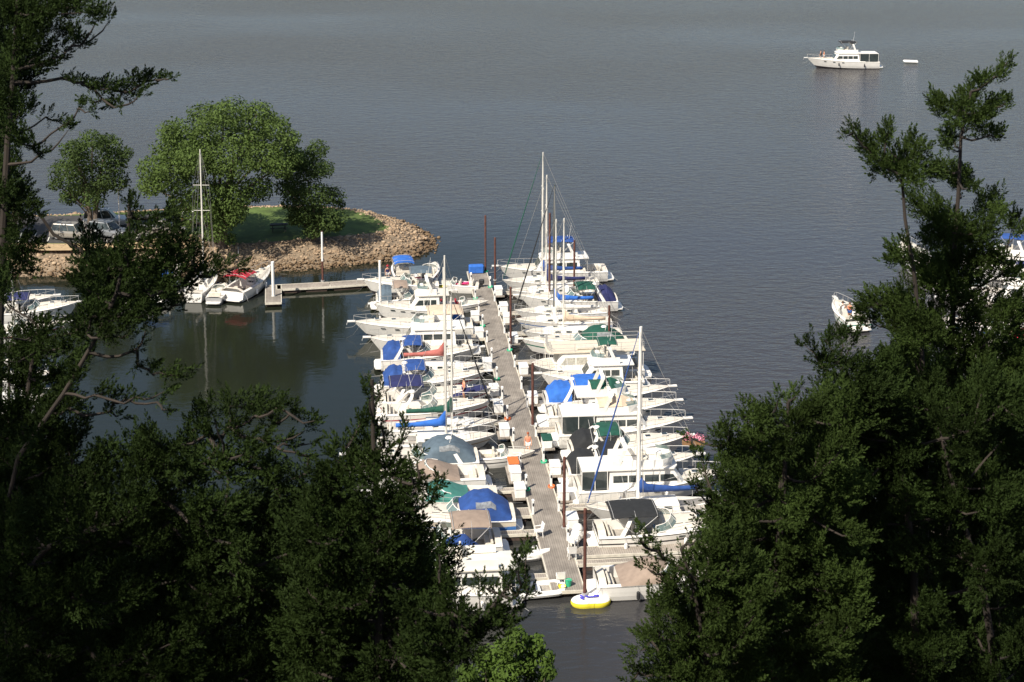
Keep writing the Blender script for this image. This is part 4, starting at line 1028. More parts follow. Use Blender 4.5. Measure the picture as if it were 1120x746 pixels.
r = thing('flower_basket', 'basket of pink flowers at the outer end of the right row', 'flower basket', P(752,482,2.0)); 
V,F = leaf_cloud([((0,0,.3),(.5,.4,.3)),((.9,.1,.25),(.45,.4,.25))], 60, .08, seed=4); np_mesh('blossoms', V, F, mat('pink_petals', (.75,.25,.35), .7), r)
V,F = leaf_cloud([((0,0,.12),(.45,.35,.2)),((.9,.1,.1),(.4,.35,.2))], 40, .07, seed=5); np_mesh('leaves', V, F, LM2, r)
mb = MB(); mb.box((.45,0,-.15),(1.7,.4,.3),TEAK); mb.tube([(.45,0,-.3),(.45,0,-2)],.05,STEEL,5); mb.build('planter', r)

# ---------------------------------------------------------------- people
def person(label, p, ang, shirt, shorts, hair, pose='stand', hat=None):
    root = thing('person', label, 'person', p, R(ang), 'people on the docks')
    J = {'pel':(0,0,.95),'wa':(0,0,1.08),'ch':(0,0,1.32),'nk':(.0,0,1.49),'hd':(.02,0,1.58),'ht':(.02,0,1.69),
         'ls':(0,.19,1.42),'le':(.02,.27,1.15),'lw':(.14,.25,.92),'lh':(.18,.24,.84),'rs':(0,-.19,1.42),'re':(-.03,-.26,1.15),'rw':(.06,-.27,.9),'rh':(.09,-.27,.82),
         'lp':(0,.1,.9),'lk':(.12,.11,.5),'la':(.02,.11,.09),'lt':(.18,.12,.04),'rp':(0,-.1,.9),'rk':(-.02,-.1,.5),'ra':(-.14,-.1,.09),'rt':(.02,-.12,.04)}
    rad = {'pel':.135,'wa':.12,'ch':.14,'nk':.055,'hd':.085,'ht':.078,'ls':.065,'le':.043,'lw':.032,'lh':.04,'rs':.065,'re':.043,'rw':.032,'rh':.04,'lp':.09,'lk':.058,'la':.042,'lt':.035,'rp':.09,'rk':.058,'ra':.042,'rt':.035}
    E = [('pel','wa'),('wa','ch'),('ch','nk'),('nk','hd'),('hd','ht'),('ch','ls'),('ls','le'),('le','lw'),('lw','lh'),('ch','rs'),('rs','re'),('re','rw'),('rw','rh'),('pel','lp'),('lp','lk'),('lk','la'),('la','lt'),('pel','rp'),('rp','rk'),('rk','ra'),('ra','rt')]
    if pose == 'sit':
        for k in ('lk','la','lt','rk','ra','rt'):
            pass
        sh = {'lk':(.42,.12,.92),'la':(.46,.12,.48),'lt':(.6,.12,.45),'rk':(.42,-.12,.92),'ra':(.46,-.12,.48),'rt':(.6,-.12,.45)}
        J.update(sh)
    # fingers
    for sd, h in (('l','lh'),('r','rh')):
        hx, hy, hz = J[h]
        for i in range(4): k = sd+'f%d'%i; J[k] = (hx+.02+.006*i, hy+(i-1.5)*.02, hz-.085+abs(i-1.4)*.012); rad[k] = .009; E.append((h,k))
        k = sd+'th'; J[k] = (hx+.055, hy, hz-.03); rad[k] = .01; E.append((h,k))
    def skin(name, keys, edges, scale, m, parent, extra=0):
        me = bpy.data.meshes.new(name); idx = {k:i for i,k in enumerate(keys)}
        me.from_pydata([J[k] for k in keys], [(idx[a],idx[b_]) for a,b_ in edges], []); me.materials.append(m)
        o = bpy.data.objects.new(name, me); COL.objects.link(o); o.parent = parent
        sk = o.modifiers.new('skin','SKIN'); me.skin_vertices.new() if not me.skin_vertices else None
        for i,k in enumerate(keys): me.skin_vertices[0].data[i].radius = (rad[k]*scale+extra,)*2
        me.skin_vertices[0].data[0].use_root = True
        ss = o.modifiers.new('sub','SUBSURF'); ss.levels = 1; ss.render_levels = 1
        return o
    skin('body', list(J), E, 1, SKIN, root)
    skin('shirt', ['ch','wa','pel','ls','rs','le','re'], [('ch','wa'),('wa','pel'),('ch','ls'),('ch','rs')] + ([('ls','le'),('rs','re')] if False else []), 1.05, shirt, root, .012) if False else skin('shirt', ['ch','wa','pel','ls','rs'], [('ch','wa'),('wa','pel'),('ch','ls'),('ch','rs')], 1.08, shirt, root, .012)
    J2 = dict(J); 
    J['lm'] = tuple(lerp(J['lp'][i],J['lk'][i],.6) for i in range(3)); J['rm'] = tuple(lerp(J['rp'][i],J['rk'][i],.6) for i in range(3)); rad['lm']=rad['rm']=.078
    skin('shorts', ['pel','lp','rp','lm','rm'], [('pel','lp'),('pel','rp'),('lp','lm'),('rp','rm')], 1.08, shorts, root, .014)
    mb = MB(); mb.lathe([(.02,.0),(.085,.01),(.105,.06),(.1,.12),(.06,.165),(.01,.18)], (.0,0,1.62), hair, 12)
    mb.build('hair', root, smooth=True)
    if hat: mb = MB(); mb.lathe([(.18,.0),(.18,.015),(.11,.02),(.1,.1),(.02,.14)], (.02,0,1.70), hat, 14); mb.build('hat', root, smooth=True)
    mb = MB(); mb.box((.105,0,1.6),(.03,.022,.045),SKIN,taper=.5)
    for sy in (-.033,.033): mb.box((.1,sy,1.625),(.012,.018,.01),BLACK)
    mb.box((.1,0,1.555),(.01,.04,.008),STR['red']); mb.build('face', root)
    return root
HAIR = mat('hair_brown', (.09,.045,.02), .7); HAIRR = mat('hair_auburn', (.32,.08,.03), .7)
TOPO = mat('shirt_coral', (.75,.24,.14), .8); SHW = mat('shorts_white', (.75,.73,.7), .8); NAVS = mat('shirt_navy', (.03,.03,.10), .8)
person('person in coral top and white shorts walking down the main dock', D(U(497,DZ), -.1, DZ), -85, TOPO, SHW, HAIRR)
person('person in navy shirt and red cap standing at the marina end of the walkway', P(424,308,DZ), -60, NAVS, SHW, HAIR, hat=CAN['red'])
person('person in rose swimwear aboard a cruiser in the left row, above the navy bow cover', D(U(450), -DW-3.2, 1.25), 200, TOPO, CAN['navy'], HAIR)
person('person in orange shirt aboard the small cruiser under way', Vector(lone.location)+Vector((.1,-.7,.42)), 80, TOPO, CAN['blue'], HAIR)
person('person in white shirt beside the orange-shirted one on the small cruiser', Vector(lone.location)+Vector((-.5,-.4,.42)), 100, SHW, CAN['navy'], HAIR)
person('person in orange top on the bow of the yacht far out on the lake', P(921,74,0)+Vector((-3.6,0,1.6)), 180, ORANGE, SHW, HAIR)
person('person in black shirt next to the orange one on the far yacht bow', P(921,74,0)+Vector((-4.2,.2,1.62)), 150, CAN['black'], CAN['black'], HAIR)

# ---------------------------------------------------------------- cars
TYRE = BLACK; RIM = mat('alloy_rim', (.5,.5,.5), .35, .1, 5, metal=.7)
def car(label, p, ang, paint, L=4.9, W=1.9, H=1.8, kind='suv', name='parked_car', low=None):
    root = thing(name, label, 'car' if kind != 'pickup' else 'pickup truck', p, R(ang), 'vehicles on the parking lot')
    hw = W/2; belt = H*.58; hood = H*.55
    if kind == 'suv': prof = [(-.5,.28,.5),(-.49,.2,.57),(-.44,.18,.585),(.17,.18,.585),(.2,.18,.57),(.42,.19,.53),(.48,.22,.46),(.5,.28,.4)]
    else: prof = [(-.5,.3,.52),(-.49,.22,.6),(-.44,.2,.6),(.12,.2,.6),(.2,.2,.58),(.42,.2,.55),(.48,.24,.48),(.5,.3,.42)]
    mb = MB(); rings = []
    for (s,zb,zt) in prof:
        e = .9 if abs(s) > .47 else 1; x = s*L; b0, t0 = zb*H, zt*H
        rings.append([(x,-hw*.94*e,b0),(x,-hw*e,b0+.15),(x,-hw*e,lerp(b0,t0,.7)),(x,-hw*.93*e,t0),(x,hw*.93*e,t0),(x,hw*e,lerp(b0,t0,.7)),(x,hw*e,b0+.15),(x,hw*.94*e,b0)])
    for j in range(8): mb.loft([[r[j],r[(j+1)%8]] for r in rings], (low or paint) if j in (0,6) else paint)
    for r in (rings[0][::-1], rings[-1]): mb.add(r,[tuple(range(8))],paint)
    mb.build('body', root, smooth=True)
    # greenhouse
    x0 = -.46*L if kind == 'suv' else -.12*L; x1 = .2*L
    zb = prof[3][2]*H-.01; g = MB()
    lo = [(x0,-hw*.92),(x1,-hw*.92),(x1+.25,-hw*.6),(x1+.25,hw*.6),(x1,hw*.92),(x0,hw*.92)]
    hi = [(x0+.22,-hw*.76),(x1-.5,-hw*.76),(x1-.42,-hw*.5),(x1-.42,hw*.5),(x1-.5,hw*.76),(x0+.22,hw*.76)]
    g.loft([[(x,y,zb) for x,y in lo],[(x,y,H*.95) for x,y in hi]], GLASS, closed=True); g.build('window', root)
    mb = MB(); mb.loft([[(x,y*1.0,H*.945) for x,y in hi],[(x*.97,y*.9,H) for x,y in hi]], paint, closed=True, caps=True); rf = mb.build('roof', root)
    mb = MB()
    for sd in (-1,1):
        for f in (0,.33,.66,1):
            a = lerp(lo[0][0],lo[1][0],f); b_ = lerp(hi[0][0],hi[1][0],f); mb.tube([(a,sd*hw*.925,zb),(b_,sd*hw*.765,H*.95)],.045,paint,4)
    mb.build('pillar', root)
    if kind == 'suv':
        mb = MB()
        for sd in (-1,1): mb.tube([(x0+.4,sd*hw*.62,H),(x0+.5,sd*hw*.62,H+.08),(x1-.8,sd*hw*.62,H+.08),(x1-.7,sd*hw*.62,H)],.025,BLACK,4)
        mb.build('roof_rack', root)
    for sx in (-.31,.31):
        for sd in (-1,1):
            w_ = MB(); c = (sx*L, sd*(hw-.1), .36)
            ring = lambda r_, y: [(c[0]+r_*math.cos(a*math.pi/8), c[1]+sd*y, c[2]+r_*math.sin(a*math.pi/8)) for a in range(16)]
            w_.loft([ring(.33,-.12),ring(.36,-.08),ring(.36,.09),ring(.32,.12),ring(.22,.125)], TYRE, closed=True, caps=True); wo = w_.build('wheel', root)
            w_ = MB(); w_.loft([ring(.21,.128),ring(.17,.135),ring(.05,.12)], RIM, closed=True, caps=True); w_.build('rim', wo)
    for sd in (-1,1):
        mb = MB(); mb.bbox((.487*L,sd*hw*.66,.43*H),(.1,.36,.18),mat('headlamp',(.75,.75,.72),.15,.05),.03); mb.build('headlight', root)
        mb = MB(); mb.bbox((-.492*L,sd*hw*.78,.48*H),(.08,.18,.34),mat('taillamp',(.4,.02,.02),.25,.05),.02); mb.build('tail_light', root)
        mb = MB(); mb.bbox((x1-.1,sd*(hw+.08),zb+.1),(.15,.2,.16),paint,.04); mb.build('mirror', root)
    mb = MB(); mb.bbox((.5*L,0,.25*H),(.14,W*.9,.24),low or paint,.05); mb.bbox((-.5*L,0,.25*H),(.14,W*.9,.24),low or paint,.05); mb.build('bumper', root)
    mb = MB(); mb.bbox((.497*L,0,.42*H),(.06,W*.45,.2),BLACK,.03); mb.build('grille', root)
    return root
def paint(n, c): return mat(n, c, .3, .05, 2, metal=.2)
SILV = paint('silver_paint',(.27,.25,.22)); GRYP = paint('grey_paint',(.20,.21,.22)); WHP = paint('white_paint',(.55,.54,.52)); DKP = paint('dark_paint',(.03,.03,.035))
car('silver SUV on the parking lot facing right, left of the other vehicles', P(80,261,TOPZ), -12, SILV)
car('grey SUV parked just right of the silver SUV', P(118,259,TOPZ), -20, GRYP, L=4.7)
car('white van roof showing behind the grey SUV', P(115,248,TOPZ), 5, WHP, H=2.1, L=5.0)
car('white SUV with its rear to the camera beside the tall sailing mast', P(213,243,TOPZ), 84, WHP, low=DKP, L=4.8)
car('dark car partly hidden left of the white SUV', P(190,244,TOPZ), 60, DKP, H=1.6)
car('silver pickup partly hidden by the cedar near the lot corner', P(178,257,TOPZ), 5, SILV, kind='pickup', L=5.2)
# light pole and picnic table
r = thing('light_pole', 'slim white pole by the forked tree on the parking lot', 'pole', P(131,256,TOPZ)); mb = MB(); mb.tube([(0,0,0),(0,0,5.2)],[.08,.05],WPLAST,8); mb.build('pole', r); mb = MB(); mb.bbox((.2,0,5.2),(.6,.2,.12),WPLAST,.03); mb.build('lamp_head', r)
r = thing('picnic_table', 'dark picnic table in the shade between the two larger trees', 'picnic table', P(305,252,TOPZ), R(10))
DW_ = mat('dark_wood', (.05,.045,.04), .8)
mb = MB(); mb.box((0,0,.74),(2.0,.75,.06),DW_); mb.build('tabletop', r)
for sy in (-.65,.65): mb = MB(); mb.box((0,sy,.44),(2.0,.26,.05),DW_); mb.build('bench', r)
for sx in (-.7,.7):
    for sd in (-1,1): mb = MB(); mb.tube([(sx,sd*.2,.72),(sx,sd*.7,0)],.05,DW_,4); mb.build('leg', r)
r = thing('gauge_post', 'short grey post on the rocks below the big tree', 'post', P(261,284,.8)); mb = MB(); mb.tube([(0,0,-.5),(0,0,1.3)],.06,STR['grey'],6); mb.build('shaft', r); mb = MB(); mb.box((0,0,1.32),(.16,.16,.05),STR['grey']); mb.build('cap', r)

# ---------------------------------------------------------------- cedars on the bluff
CG = np.random.default_rng(5)
def spray_templates():
    T = []
    for k in range(6):
        V, F = [], []
        g = np.random.default_rng(100+k); n = 13
        for i in range(n):
            t = i/(n-1); base = np.array([0,0,.12*t*.85]); an = i*2.4+g.uniform(-.4,.4)
            tilt = 1.0 - .8*t + g.uniform(-.15,.15)
            d = np.array([math.cos(an)*math.sin(tilt), math.sin(an)*math.sin(tilt), math.cos(tilt)])
            ln = g.uniform(.034,.058)*(1-.2*t); wv = np.cross(d, g.normal(size=3)); wv /= np.linalg.norm(wv); wv *= g.uniform(.006,.0095)
            o = len(V)
            V += [base-wv*.3, base+d*ln*.55+wv, base+d*ln, base+d*ln*.6-wv]; F.append((o,o+1,o+2,o+3))
        T.append((np.array(V), np.array(F)))
    return T
TPL = spray_templates()
def cedar_foliage(clumps, scale=1.0, dens=1.0, seed=0):
    g = np.random.default_rng(seed); Vs, Fs, o = [], [], 0
    for (c, r, k, ld) in clumps:
        n = max(8, int(330*dens*(r/.3)**2/scale**2*k)); d = g.normal(size=(n,3)); d /= np.linalg.norm(d,axis=1)[:,None]
        rad_ = g.random(n)**.45; p = d*(rad_*(1+.22*np.sin(d[:,0]*6+c[0]*9)*np.sin(d[:,2]*5+c[2]*9)+.12*np.sin(d[:,1]*11+c[0]*5)))[:,None]*r ; p = p*.80 + (p@ld)[:,None]*ld*.75 ; p += g.normal(size=(n,3))*r*.10
        dr = d*.45 + ld*.8 + np.array((0,0,.45)) + g.normal(size=(n,3))*.30; dr /= np.linalg.norm(dr,axis=1)[:,None]
        ax = np.cross(dr, g.normal(size=(n,3))); ax /= np.linalg.norm(ax,axis=1)[:,None]; ay = np.cross(dr, ax)
        s = scale*g.uniform(.65,1.25,n)
        M = np.stack([ax,ay,dr],axis=1)*s[:,None,None]
        tk = g.integers(0,len(TPL),n)
        for t in range(len(TPL)):
            q = np.where(tk==t)[0]
            if len(q)==0: continue
            V = np.einsum('vk,nkj->nvj', TPL[t][0], M[q]) + (p[q]+c)[:,None,:]
            nv = TPL[t][0].shape[0]; F = TPL[t][1][None]+ (np.arange(len(q))*nv)[:,None,None]
            Vs.append(V.reshape(-1,3)); Fs.append(F.reshape(-1,4)+o); o += V.shape[0]*nv
    return np.concatenate(Vs), np.concatenate(Fs)
CBARK = mat('cedar_bark', (.032,.024,.018), .95, .35, 5, bump=.8, stretch=(1,1,.2))
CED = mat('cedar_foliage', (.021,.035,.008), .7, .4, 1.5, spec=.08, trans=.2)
CED2 = mat('cedar_foliage_painted_sun', (.036,.057,.013), .7, .4, 1.5, spec=.08, trans=.25)  # lighter copy of the cedar green: sunlight on the right trees put into colour
CED3 = mat('cedar_foliage_painted_shade', (.007,.014,.004), .75, .35, 1.5, spec=.08, trans=.2)  # darkened copy of the cedar green: shade of the depths put into colour
BUSH = mat('sumac_leaves', (.070,.115,.020), .7, .3, 1.5, spec=.15, trans=.3)
TOTAL = [0]
def cedar(label, dep, trunk_px, clumps_px, fm, seed, scale=1.0, dens=1.0, trunk_r=.07, spread=.5, group='cedars on the bluff in the foreground', name='cedar_tree', grow=1.0):
    """trunk_px: points (x, y, ddepth) from top downwards; clumps_px: (x, y, r_px[, k])"""
    g = random.Random(seed)
    tp = [PD(x, y, dep+dd) for x, y, dd in trunk_px]
    # carry the trunk down to the slope
    last = tp[-1]; gz = bluff_z(last[0], last[1]); tp.append(np.array((last[0]+g.uniform(-.4,.4), last[1], gz-.3)))
    base = tp[-1].copy(); base[2] = gz
    root = thing(name, label, 'tree', tuple(base), 0, group)
    n = len(tp); mb = MB()
    hgt = tp[0][2]-base[2]
    rs = [lerp(.016, max(.03, trunk_r + .006*hgt), min(1, (tp[0][2]-p[2])/max(.1,hgt))) for p in tp]
    mb.tube([tuple(p-base) for p in tp], rs, CBARK, 8)
    cl = []
    for c in clumps_px:
        x, y, r_ = c[:3]; k = c[3] if len(c) > 3 else 1
        dd = g.uniform(-spread, spread); rp = r_*grow/FPX*(dep+dd)
        cc = PD(x, y, dep+dd); cl.append((cc-base, rp, k))
    # boughs: every clump hangs on the nearest clump nearer the trunk, or on the trunk itself
    nodes = []
    for a, b_ in zip(tp, tp[1:]):
        for t in (0,.25,.5,.75): nodes.append(a*(1-t)+b_*t - base)
    nt_ = len(nodes); dist = [0.0]*nt_; parent = [-1]*nt_; todo = list(range(len(cl)))
    cs = [c[0] for c in cl]; best = {}
    def cost(q, dq, c):
        L_ = float(np.linalg.norm(c-q)); drop = max(0., q[2]-c[2])
        return L_ + .35*dq + drop*1.2, L_
    for i in todo: best[i] = min(((cost(q, 0, cs[i])[0]+.12, j) for j, q in enumerate(nodes)))
    while todo:
        i = min(todo, key=lambda k: best[k][0]); todo.remove(i); j = best[i][1]
        nodes.append(cs[i]); parent.append(j); dist.append(dist[j]+float(np.linalg.norm(cs[i]-nodes[j]))); me_ = len(nodes)-1
        for k in todo:
            v = cost(cs[i], dist[me_], cs[k])[0]
            if v < best[k][0]: best[k] = (v, me_)
    load = [1]*len(nodes)
    for i in range(len(nodes)-1, nt_-1, -1):
        if parent[i] >= 0: load[parent[i]] += load[i]
    for i in range(nt_, len(nodes)):
        q, c = nodes[parent[i]], nodes[i]; L_ = float(np.linalg.norm(c-q)); r1_ = .006+.0035*math.sqrt(load[i]); r0_ = r1_*1.35
        pts = []
        for t in (0,.33,.66,1): 
            jit = np.array((g.uniform(-1,1),g.uniform(-1,1),g.uniform(-1,1)))*.06*L_*(0 if t in (0,1) else 1)
            pts.append(tuple(q*(1-t)+c*t + jit + np.array((0,0,-.10*L_*math.sin(math.pi*t)))))
        mb.tube(pts, [r0_, r0_*.9, r1_, r1_*.9 if load[i] > 1 else .003], CBARK, 5)
    mb.build('trunk', root, smooth=True)
    cl2 = []
    order = {}
    for i in range(nt_, len(nodes)):
        dv = nodes[i]-nodes[parent[i]]; L_ = np.linalg.norm(dv); order[tuple(nodes[i])] = dv/L_ if L_ > 1e-6 else np.array((0,0,1.))
    for c, rp, k in cl:
        ld = order[tuple(c)] + np.array((0,0,.25)); cl2.append((c, rp, k, ld/np.linalg.norm(ld)))
    cl = cl2
    V, F = cedar_foliage(cl, scale, dens, seed); TOTAL[0] += len(F)
    np_mesh('crown', V, F, fm, root); return root
def inpoly(x, y, poly):
    c = False; j = len(poly)-1
    for i in range(len(poly)):
        xi, yi = poly[i]; xj, yj = poly[j]
        if (yi > y) != (yj > y) and x < (xj-xi)*(y-yi)/(yj-yi)+xi: c = not c
        j = i
    return c
def fill(poly, r0_, r1_, spacing, seed, holes=()):
    g = random.Random(seed); xs_ = [p[0] for p in poly]; ys_ = [p[1] for p in poly]; out = []
    tries = 0
    while tries < 6000:
        tries += 1; x = g.uniform(min(xs_),max(xs_)); y = g.uniform(min(ys_),max(ys_))
        if not inpoly(x,y,poly): continue
        if any(((x-hx)/ha)**2+((y-hy)/hb_)**2 < 1 for hx,hy,ha,hb_ in holes): continue
        if any((x-a)**2+(y-b_)**2 < spacing**2 for a,b_,_ in out): continue
        out.append((x,y,g.uniform(r0_,r1_)))
    return out
# right: main cedar
cedar('tallest cedar at the right of the photo, open top with two leading shoots', 19,
  [(1062,100,0),(1051,150,0),(1049,200,0),(1044,270,0),(1042,350,.1),(1038,430,.1),(1036,560,.2),(1038,700,.3)],
  [(1098,72,7,.7),(1104,66,4,.7),(1088,84,9,.7),(1076,88,9,.8),(1066,97,11,.8),(1057,108,10,.8),(1037,120,13),(1027,112,8),(1046,128,10),(1069,124,13),(1082,118,8),(1094,114,7),(1101,111,4),(1040,150,9),(1036,158,8),(1084,148,8),(1092,146,5),(1066,138,12),(1039,190,15),(1053,200,12),(1030,186,9),(1064,206,7),(1050,118,8),
   (1018,228,18),(1030,245,16),(1079,225,14),(1090,235,10),(1066,255,22),(1040,262,20),(1024,262,16),(1108,245,9),(1116,252,8),(1044,288,24),(1024,296,20),(1008,292,16),(1070,285,20),(1085,283,12),(1096,300,12),(1036,315,20),(1060,312,18),(1018,312,14),(1112,300,10)]
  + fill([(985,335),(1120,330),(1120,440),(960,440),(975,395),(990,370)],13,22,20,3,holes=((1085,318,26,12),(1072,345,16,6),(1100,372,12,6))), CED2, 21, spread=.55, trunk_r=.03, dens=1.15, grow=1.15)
cedar('slim two-armed cedar just left of the tallest one', 17.5,
  [(986,188,0),(990,240,0),(1000,300,.1),(1008,380,.2),(1012,520,.2)],
  [(934,144,6),(927,148,3,.6),(940,152,6),(972,140,6,.8),(970,150,7),(972,160,8),(949,162,9),(957,170,10),(966,180,11),(978,186,12),(990,190,13),(1003,170,10),(996,158,9),(1010,182,9),(1012,192,8),(988,176,11),(999,200,9),(960,190,6),(985,280,12),(976,284,8),(990,262,6),
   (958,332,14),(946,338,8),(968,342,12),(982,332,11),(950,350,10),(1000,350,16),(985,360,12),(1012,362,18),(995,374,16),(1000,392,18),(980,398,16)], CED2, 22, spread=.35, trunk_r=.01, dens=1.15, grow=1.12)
cedar('low cedar bough reaching left under the small green-hulled boat', 16.5,
  [(930,395,0),(950,430,0),(985,500,.1),(1000,620,.2)],
  [(911,366,9),(903,372,7),(889,381,8),(880,378,5,.7),(922,370,9),(936,372,7),(906,388,10),(896,396,9),(918,396,12),(936,398,13),(955,398,14),(905,408,12),(925,415,16),(950,418,18),(975,412,18)]
  + fill([(905,425),(980,410),(1000,520),(900,520),(895,450)],14,22,20,8), CED, 23, spread=.45)
RB = [(705,746),(700,705),(720,670),(738,645),(748,628),(768,600),(778,565),(788,548),(780,520),(792,484),(822,458),(850,448),(872,440),(897,448),(910,430),(930,425),(1120,425),(1120,760),(705,760)]
cedar('broad dark cedar filling the lower right corner', 17,
  [(1030,480,0),(1050,560,0),(1075,640,.1),(1090,740,.2)], fill([(930,425),(1120,425),(1120,760),(930,760)],16,26,21,31,holes=((985,545,7,5),(1090,590,8,5),(1075,480,6,9))), CED, 24, spread=.8)
cedar('bushy cedar left of the lower right corner, its shoots over the moored boats', 15.5,
  [(862,440,0),(858,520,0),(850,620,0),(845,740,.1)],
  fill([(780,520),(792,484),(822,462),(850,452),(872,444),(935,440),(935,760),(800,760),(790,600)],13,22,19,32,holes=((800,560,6,8),(905,500,6,4)))
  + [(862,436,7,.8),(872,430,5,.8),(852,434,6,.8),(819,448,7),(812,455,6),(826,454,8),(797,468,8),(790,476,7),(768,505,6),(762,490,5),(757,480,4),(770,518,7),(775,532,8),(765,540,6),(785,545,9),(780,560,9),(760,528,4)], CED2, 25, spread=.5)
cedar('shorter cedar with loose shoots over the near right boats', 14.5,
  [(745,600,0),(760,650,0),(775,740,.1)],
  fill([(720,672),(745,630),(770,600),(790,590),(830,620),(830,760),(712,760)],11,18,15,33)
  + [(703,584,5,.6),(700,592,6,.6),(711,590,5,.6),(722,603,6,.7),(712,606,7,.7),(730,612,7,.7),(751,594,7,.8),(762,590,6,.8),(708,622,5,.5),(731,640,9),(745,622,9),(722,628,6,.6),(717,655,6,.7),(715,675,8),(703,695,6),(700,712,8),(712,700,9),(698,735,8),(690,745,5)], CED2, 26, spread=.3, trunk_r=.03)
# shaded depth behind the right mass, painted with darkened foliage
cedar('deep cedar with shade painted into its foliage behind the lower right cedars', 24, [(960,470,0),(970,600,0),(975,760,.1)], fill([(815,520),(860,480),(960,450),(1120,400),(1120,770),(740,770),(750,690),(790,620)],24,36,24,41), CED3, 27, scale=1.6, dens=1.0, spread=1.5)
# left
cedar('cedar at the top left corner with a long bough reaching right', 18,
  [(22,-60,0),(18,20,0),(14,90,0),(8,160,.1),(4,240,.1),(0,330,.2),(-6,520,.2)],
  [(20,15,20),(45,12,20),(70,8,18),(92,14,12),(108,18,9),(120,22,5),(30,45,22),(58,42,16),(84,40,8),(78,50,7),(90,48,6),(12,75,20),(45,70,14),(70,62,5),(8,110,18),(25,120,12),(2,140,16),(20,150,14),(35,160,9),(45,168,6),(12,185,16),(4,215,15),(5,-10,24),(60,-8,18),(100,-4,8),(78,-2,14),
   (70,85,5,.7),(82,88,6,.8),(92,90,7),(102,95,8),(113,94,8),(124,96,9),(134,100,9),(146,86,7),(152,94,8),(160,88,7),(170,87,6),(180,86,5,.8),(188,85,3,.7),(126,112,6),(100,112,6),(98,122,5),(112,108,5),(152,104,6),(132,116,4),(60,132,5),(68,138,6),(50,128,5,.6),(75,142,3,.6),(86,118,4)]
  + fill([(-5,200),(36,222),(40,240),(34,262),(38,292),(-5,305)],10,18,15,6), CED, 51, spread=.5, trunk_r=.06)
cedar('cedar with rising shoots in front of the peninsula rocks', 15,
  [(142,215,0),(140,260,0),(128,320,0),(105,370,0),(70,430,.1),(20,500,.1),(-10,640,.1)],
  [(141,222,5),(146,228,5,.8),(144,238,7),(150,250,8),(175,238,10),(188,236,8),(165,245,9),(182,248,9),(155,262,13),(172,268,13),(190,262,10),(205,270,8),(138,272,11),(122,290,13),(103,300,15),(88,295,8),(140,292,18),(165,292,18),(190,290,16),(212,292,13),(230,296,10),(245,294,8),(256,298,5,.8),(262,292,3,.7),(208,275,9),(218,302,10),
   (110,322,18),(135,325,18),(160,318,16),(182,316,13),(200,312,10),(90,312,12),(100,345,16),(125,350,16),(148,345,13),(170,338,10),(190,334,7,.8),(205,330,6,.7),(95,365,14),(118,368,12),(140,366,9,.7),(160,360,6,.6),
   (150,398,6,.6),(162,404,8,.7),(175,408,9,.8),(190,410,9,.8),(203,412,7,.7),(180,428,6,.6),(172,440,5,.6),(183,448,4,.6),(150,382,6,.6),
   (104,432,7,.8),(114,428,8,.8),(124,440,8,.8),(138,436,8,.8),(148,434,5,.7),(130,455,6,.7),(120,450,6,.7),(92,392,11),(80,412,11),(66,432,13),(50,455,14),(36,480,14),(22,505,15),(74,446,12)], CED, 52, spread=.45, trunk_r=-.02)
cedar('dark cedar along the left edge below the moored boats', 16,
  [(40,365,0),(30,430,0),(20,540,.1),(10,700,.1)],
  fill([(-5,300),(12,330),(60,368),(90,372),(85,410),(60,440),(85,470),(75,500),(100,540),(-5,760),(-5,300)],13,22,18,7,holes=((26,336,42,26),(2,405,8,8),(28,428,10,5),(110,470,18,12))), CED, 53, spread=.6)
cedar('wide dark cedar with arching boughs in the lower left', 14.5,
  [(255,455,.2),(232,500,.2),(190,540,.1),(120,570,0),(50,600,0),(-20,690,0)],
  [(345,460,6,.8),(335,470,7,.8),(325,455,8,.8),(342,485,5,.8),(338,500,4,.7),(338,515,5,.7),(318,452,7),(305,445,9),(290,440,11),(270,442,12),(250,445,12),(232,450,11),(215,458,11),(278,455,13),(300,462,12),(255,468,15),(228,475,15),(205,482,14),(182,488,11),(165,480,8),(155,490,9),(130,495,9),(112,488,8),(285,480,12),(310,485,10,.8),(325,495,7,.8),(270,492,12),(245,498,13)]
  + fill([(120,500),(180,492),(240,505),(300,500),(320,540),(340,560),(345,760),(60,760),(0,740),(-5,560),(60,540)],15,24,20,9,holes=((98,492,24,12),(225,535,32,12),(285,528,16,18),(200,515,14,8),(150,600,9,7))), CED, 54, spread=.7, trunk_r=.06)
cedar('cone-shaped cedar whose pointed top overlaps the left row of boats', 13.5,
  [(407,415,0),(408,470,0),(412,560,0),(415,680,0)],
  [(405,424,4,.8),(404,434,5,.8),(409,446,6,.9),(416,432,3,.7),(396,458,7),(408,462,8),(418,468,6),(388,475,8),(402,482,11),(378,490,9),(365,500,9),(352,520,8),(420,488,9),(395,500,13),(412,505,13),(430,505,8),(438,485,4,.6),(442,470,4,.6),(448,515,6,.7),(456,500,4,.6),(378,515,13),(360,530,14),(340,545,12),(448,545,10),(458,528,5,.7),(470,535,5,.7),(478,528,4,.6),(465,555,6,.7),(472,548,4,.7)]
  + fill([(340,540),(370,510),(420,505),(445,530),(455,570),(470,600),(468,640),(470,760),(330,760),(325,600)],13,20,17,12), CED, 55, spread=.55, trunk_r=.04)
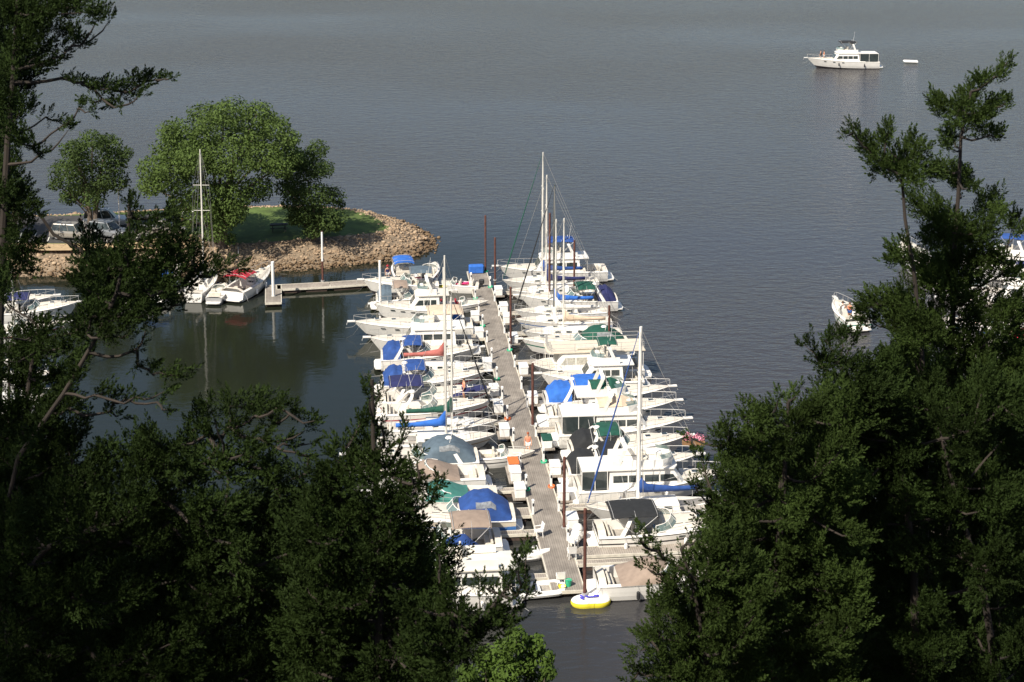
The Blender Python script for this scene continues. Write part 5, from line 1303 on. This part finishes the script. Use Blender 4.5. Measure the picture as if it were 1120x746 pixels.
cedar('low cedar bough spreading over the near left boats', 12.5,
  [(520,672,0),(500,715,0),(480,760,0)],
  [(480,632,6,.7),(482,648,8),(480,606,4,.6),(524,650,7),(536,652,7),(548,650,7),(557,640,6),(562,630,5,.8),(567,620,5,.8),(572,611,4,.8),(576,604,3,.6),(570,640,5,.7),(577,650,4,.6),(565,652,7),(505,652,8),(492,652,9),(528,641,4,.5),(545,668,8)]
  + fill([(470,662),(500,672),(550,674),(558,675),(530,700),(500,725),(490,760),(450,760),(455,650)],11,18,14,13), CED, 56, spread=.35, trunk_r=.03)
cedar('deep cedar with shade painted into its foliage behind the lower left cedars', 22, [(250,520,0),(240,640,0),(230,770,0)],
  fill([(-5,590),(110,560),(200,560),(300,565),(350,560),(440,560),(465,640),(480,700),(480,770),(-5,770)],24,36,24,42), CED3, 57, scale=1.5, dens=1.0, spread=1.5)
cedar('deep cedar with shade painted into its foliage at the left edge behind the boughs', 22, [(10,380,0),(10,500,0),(10,770,0)],
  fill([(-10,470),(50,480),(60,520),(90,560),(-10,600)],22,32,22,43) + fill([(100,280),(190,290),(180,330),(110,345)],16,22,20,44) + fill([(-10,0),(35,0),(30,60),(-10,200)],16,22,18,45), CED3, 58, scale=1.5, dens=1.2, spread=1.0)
# unseen oaks added left of the viewpoint to shade the lower left cedars
OAK = leafmat('shade_oak_leaves', (.05,.085,.02), .3, .6)
for (x_,y_,h_,r_,lab) in ((-15,3.5,15,4.2,'unseen oak added for shade left of the viewpoint'),(-11,-6,13,4.5,'unseen oak added for shade behind the viewpoint on the left'),(-21,10,17,4.2,'unseen tall oak added for shade further left along the bluff')):
    gz = bluff_z(x_,y_); root = thing('shade_oak', lab, 'tree', (x_,y_,gz), 0, 'unseen oaks added for shade beside the viewpoint')
    V,F = leaf_cloud([((rnd.uniform(-1,1)*r_*.6,rnd.uniform(-1,1)*r_*.6,h_*rnd.uniform(.45,.95)),(r_*.5,r_*.5,r_*.4)) for _ in range(16)], 14, .13, seed=int(h_)); np_mesh('crown', V, F, OAK, root)
    mb = MB(); mb.tube([(0,0,-.4),(.1,0,h_*.4),(.3,.2,h_*.9)],[.3,.22,.06],BARK,8)
    for k in range(7): an=k*.9; mb.tube([(.1,0,h_*(.35+.05*k)),(math.cos(an)*r_*.4,math.sin(an)*r_*.4,h_*(.45+.06*k)),(math.cos(an)*r_*.8,math.sin(an)*r_*.8,h_*(.5+.06*k))],[.1,.07,.02],BARK,6)
    mb.build('trunk', root, smooth=True)
print('cedar faces', TOTAL[0])
# sunlit bush low in the middle
c = PD(555,740,34); gz = bluff_z(c[0], c[1])
root = thing('leafy_bush', 'bright yellow-green leafy bush at the bottom beside the open water', 'bush', (c[0],c[1],gz), 0)
bcl = []
for (x,y,r_) in [(565,700,14),(585,705,12),(598,720,10),(550,712,14),(530,720,14),(575,725,16),(600,735,10),(555,735,18),(530,742,16),(510,738,12),(585,748,16),(555,760,20),(520,765,20),(600,765,16)]:
    for j in range(2):
        q = PD(x,y,34+rnd.uniform(-.8,.8)); bcl.append((q-np.array((c[0],c[1],gz)), (r_/FPX*34,)*3))
V, F = leaf_cloud(bcl, 260, .055, seed=8); np_mesh('foliage', V, F, BUSH, root)
mb = MB()
for q, r_ in bcl[::2]: mb.tube([(0,0,-.2),(q[0]*.4,q[1]*.4,q[2]*.5),tuple(q)],[.06,.035,.01],BARK,5)
mb.build('stem', root)
